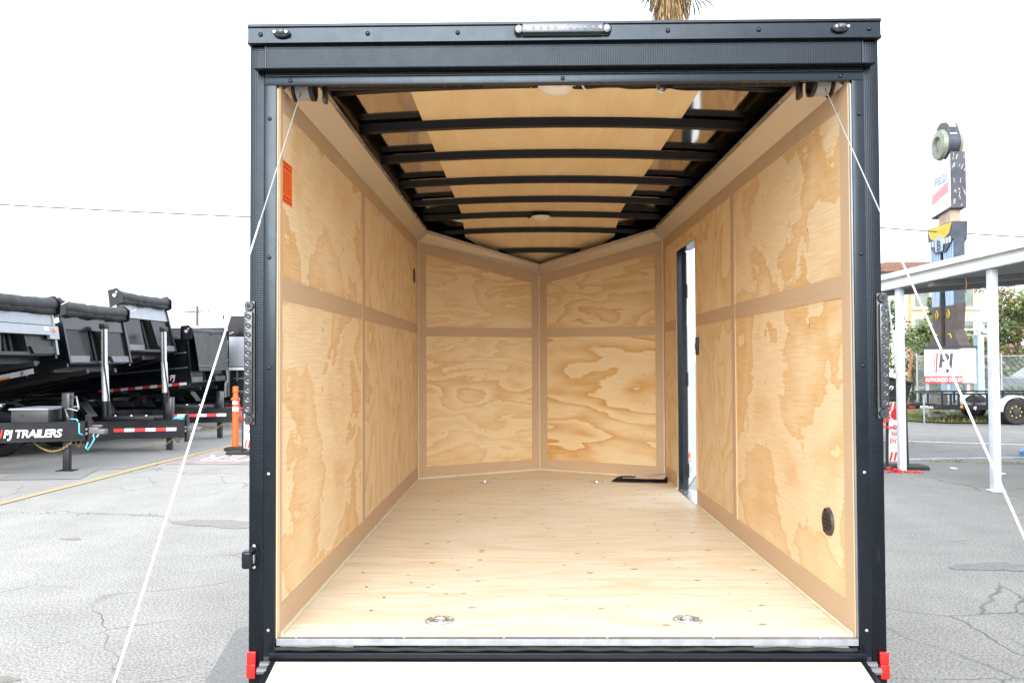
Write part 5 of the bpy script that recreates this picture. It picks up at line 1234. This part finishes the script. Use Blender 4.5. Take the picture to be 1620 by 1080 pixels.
b.keep = True; b.obj('weeds', 'leaf_light', None, kind='stuff', label='small green weeds growing in cracks of the asphalt', cat='weeds')
b = B(); poly = [Vector(q) for q in ((3.,22.3),(3.,19.6),(8.9,17.8),(9.9,16.75),(26,15.8),(26,20.2))]
def inside(x, y):
    if x < 8.9: lo = lerp(19.6,17.8,(x-3)/5.9)
    elif x < 9.9: lo = lerp(17.8,16.75,x-8.9)
    else: lo = lerp(16.75,15.8,(x-9.9)/16)
    return lo < y < lerp(22.3,20.4,(x-3)/23)
c_ = 0
while c_ < 26000:
    x, y = rnd(5.5,19), rnd(15.8,22.3)
    if not inside(x, y): continue
    c_ += 1; h = rnd(.04,.13); a = rnd(0,6.28); s_ = Vector((math.cos(a),math.sin(a),0))*.012; p = Vector((x,y,G+.03))
    f = b.bm.faces.new([b.bm.verts.new(q) for q in (p-s_, p+s_, p+Vector((rnd(-.05,.05),rnd(-.05,.05),h)))]); f.material_index = 0 if rnd(0,1) < .55 else (1 if rnd(0,1) < .6 else 2)
b.keep = True; b.obj('grass', ['leaf_light','leaf_mid','dry_grass'], None, kind='stuff', label='short green grass on the verge under the utility trailer', cat='grass')
for x, y, s_ in ((5.9,8.75,.05),(6.25,8.2,.045),(5.5,9.1,.03)):
    q = B(); q.box(-s_, s_, -s_*.6, s_*.6, 0, .008, rot=Matrix.Rotation(rnd(0,3),4,'Z')); q.obj('litter_scrap', 'white_gloss', None, loc=(x, y, G+.001), label={5.9:'small white scrap of litter behind second canopy post',6.25:'small white paper scrap nearest the canopy post',5.5:'tiny white litter scrap near sign board base'}[x], cat='litter', group='litter scraps on the asphalt')

# ================================================================== PALM, WIRES, UTILITY POLE
pm = empty('palm_tree', (3.3, 16.0, G), 'fan palm with shaggy brown skirt rising behind the trailer roof', 'palm tree')
b = B(); b.tube([(0,0,0),(.05,0,3),(.0,.05,6),(0,0,9.3),(0,0,10.6)], [.30,.24,.20,.19,.17], 12); b.obj('trunk', 'bark', pm, True)
b = B()
for i in range(1500):
    a = rnd(0,6.28); zt_ = rnd(9.35,11.4); r0 = .18+rnd(0,.10); L_ = rnd(.45,1.0); out = rnd(.02,.27)*(zt_-9.0)*.6
    p = Vector((r0*math.cos(a), r0*math.sin(a), zt_)); e = Vector(((r0+out)*math.cos(a+rnd(-.2,.2)), (r0+out)*math.sin(a), zt_-L_)); s_ = Vector((-math.sin(a), math.cos(a), 0))*rnd(.010,.028)
    f = b.bm.faces.new([b.bm.verts.new(q) for q in (p-s_, p+s_, e+s_*.7, e+Vector((0,0,-.08)), e-s_*.7)]); f.material_index = random.randrange(2)
b.keep = True; b.obj('frond_skirt', ['thatch','thatch_dark'], pm, kind='stuff')
b = B()
for i in range(46):
    a = rnd(0,6.28); e0 = rnd(-.5,1.1); L_ = rnd(.9,1.5); c0 = Vector((0,0,11.2)); d_ = Vector((math.cos(a)*math.cos(e0), math.sin(a)*math.cos(e0), math.sin(e0)))
    hub = c0+d_*L_; b.tube([c0, hub], .014, 4)
    up_ = d_.cross(Vector((0,0,1))).normalized(); nn = up_.cross(d_)
    for j in range(15):
        t_ = (j-7)/7*1.7; dd = (d_*math.cos(t_)+up_*math.sin(t_)).normalized(); l2 = rnd(.55,.85); tip = hub+dd*l2+Vector((0,0,-.28*l2)); s_ = nn.cross(dd).normalized()*.022
        b.bm.faces.new([b.bm.verts.new(q) for q in (hub, hub+dd*l2*.6+s_, tip, hub+dd*l2*.6-s_)])
b.keep = True; b.obj('crown', 'leaf_palm', pm)
def wireobj(name, a, c, sag, label, r=.012): 
    b = B(); b.tube(catenary(a, c, sag, 24), r, 5); b.obj(name, 'cable_dark', None, True, label=label, cat='cable', group='overhead cables')
wireobj('overhead_wire', (-22, 14, 5.06), (9.9, 20.5, 4.62), .35, 'thin overhead cable crossing the sky left of the trailer', .016)
wireobj('overhead_wire', (9.9, 20.5, 4.70), (30, 19.5, 3.85), .25, 'thin overhead cable crossing behind the pylon sign', .018)
wireobj('overhead_wire', (-30, 30, 4.6), (-9, 38, 2.9), .2, 'faint overhead cable above the dump trailers', .012)
wireobj('overhead_wire', (-17.3, 40, 3.0), (-9, 42, 3.0), .1, 'faint low cable running right from far utility pole', .012)
wireobj('overhead_wire', (12, 30, 2.35), (32, 30, 2.2), .1, 'dark low cable in front of the beige building and trees', .016)
up = empty('utility_pole', (-17.4, 40, G), 'distant wooden utility pole with two crossarms above the dump trailers', 'utility pole')
b = B(); b.cyl((0,0,0),(0,0,4.5),.09,.07,8); b.obj('pole', 'wood_pole', up, 30)
for z, l_ in ((4.2,.75),(3.2,.8)): b = B(); b.box(-l_, l_, -.05, .05, z-.03, z+.03); b.obj('crossarm', 'wood_pole', up)
b = B(); 
for x in (-.6,-.2,.2,.6): b.cyl((x,0,4.23),(x,0,4.36),.025,n=6)
b.obj('insulators', 'steel_grey', up)
# distant left: low trees, wall and fence beyond the beds
tree('roadside_tree', (-13.5, 41, G), 'small green tree beyond the trailers, beside the tall post', 'tree', 3.2, crown(3.2, 1.1, 10, .2), ['leaf_mid','leaf_light'], 2600, .10, .1)
tree('roadside_tree', (-28.5, 40, G), 'pale green tree top peeking between the two tarp rolls', 'tree', 4.6, crown(4.6, 1.2, 12, .3), ['leaf_light','leaf_mid'], 2600, .10, .12)
lwall = empty('boundary_wall', (-13, 34, G), 'low pale boundary fence panel seen under the tarped dump bed', 'wall')
b = B(); b.box(-4, 3, 0, .15, .55, 1.35); b.obj('panel', 'pale_wall', lwall)
for x in (-3.5, -1.5, .5, 2.5): b = B(); b.box(x-.05, x+.05, -.05, -.001, 0, 1.45); b.obj('post', 'galvanised', lwall)
sheet('grass_strip', [(-22,30),(-8,30),(-8,33),(-22,33)], G+.02, 'soil', kind='structure')
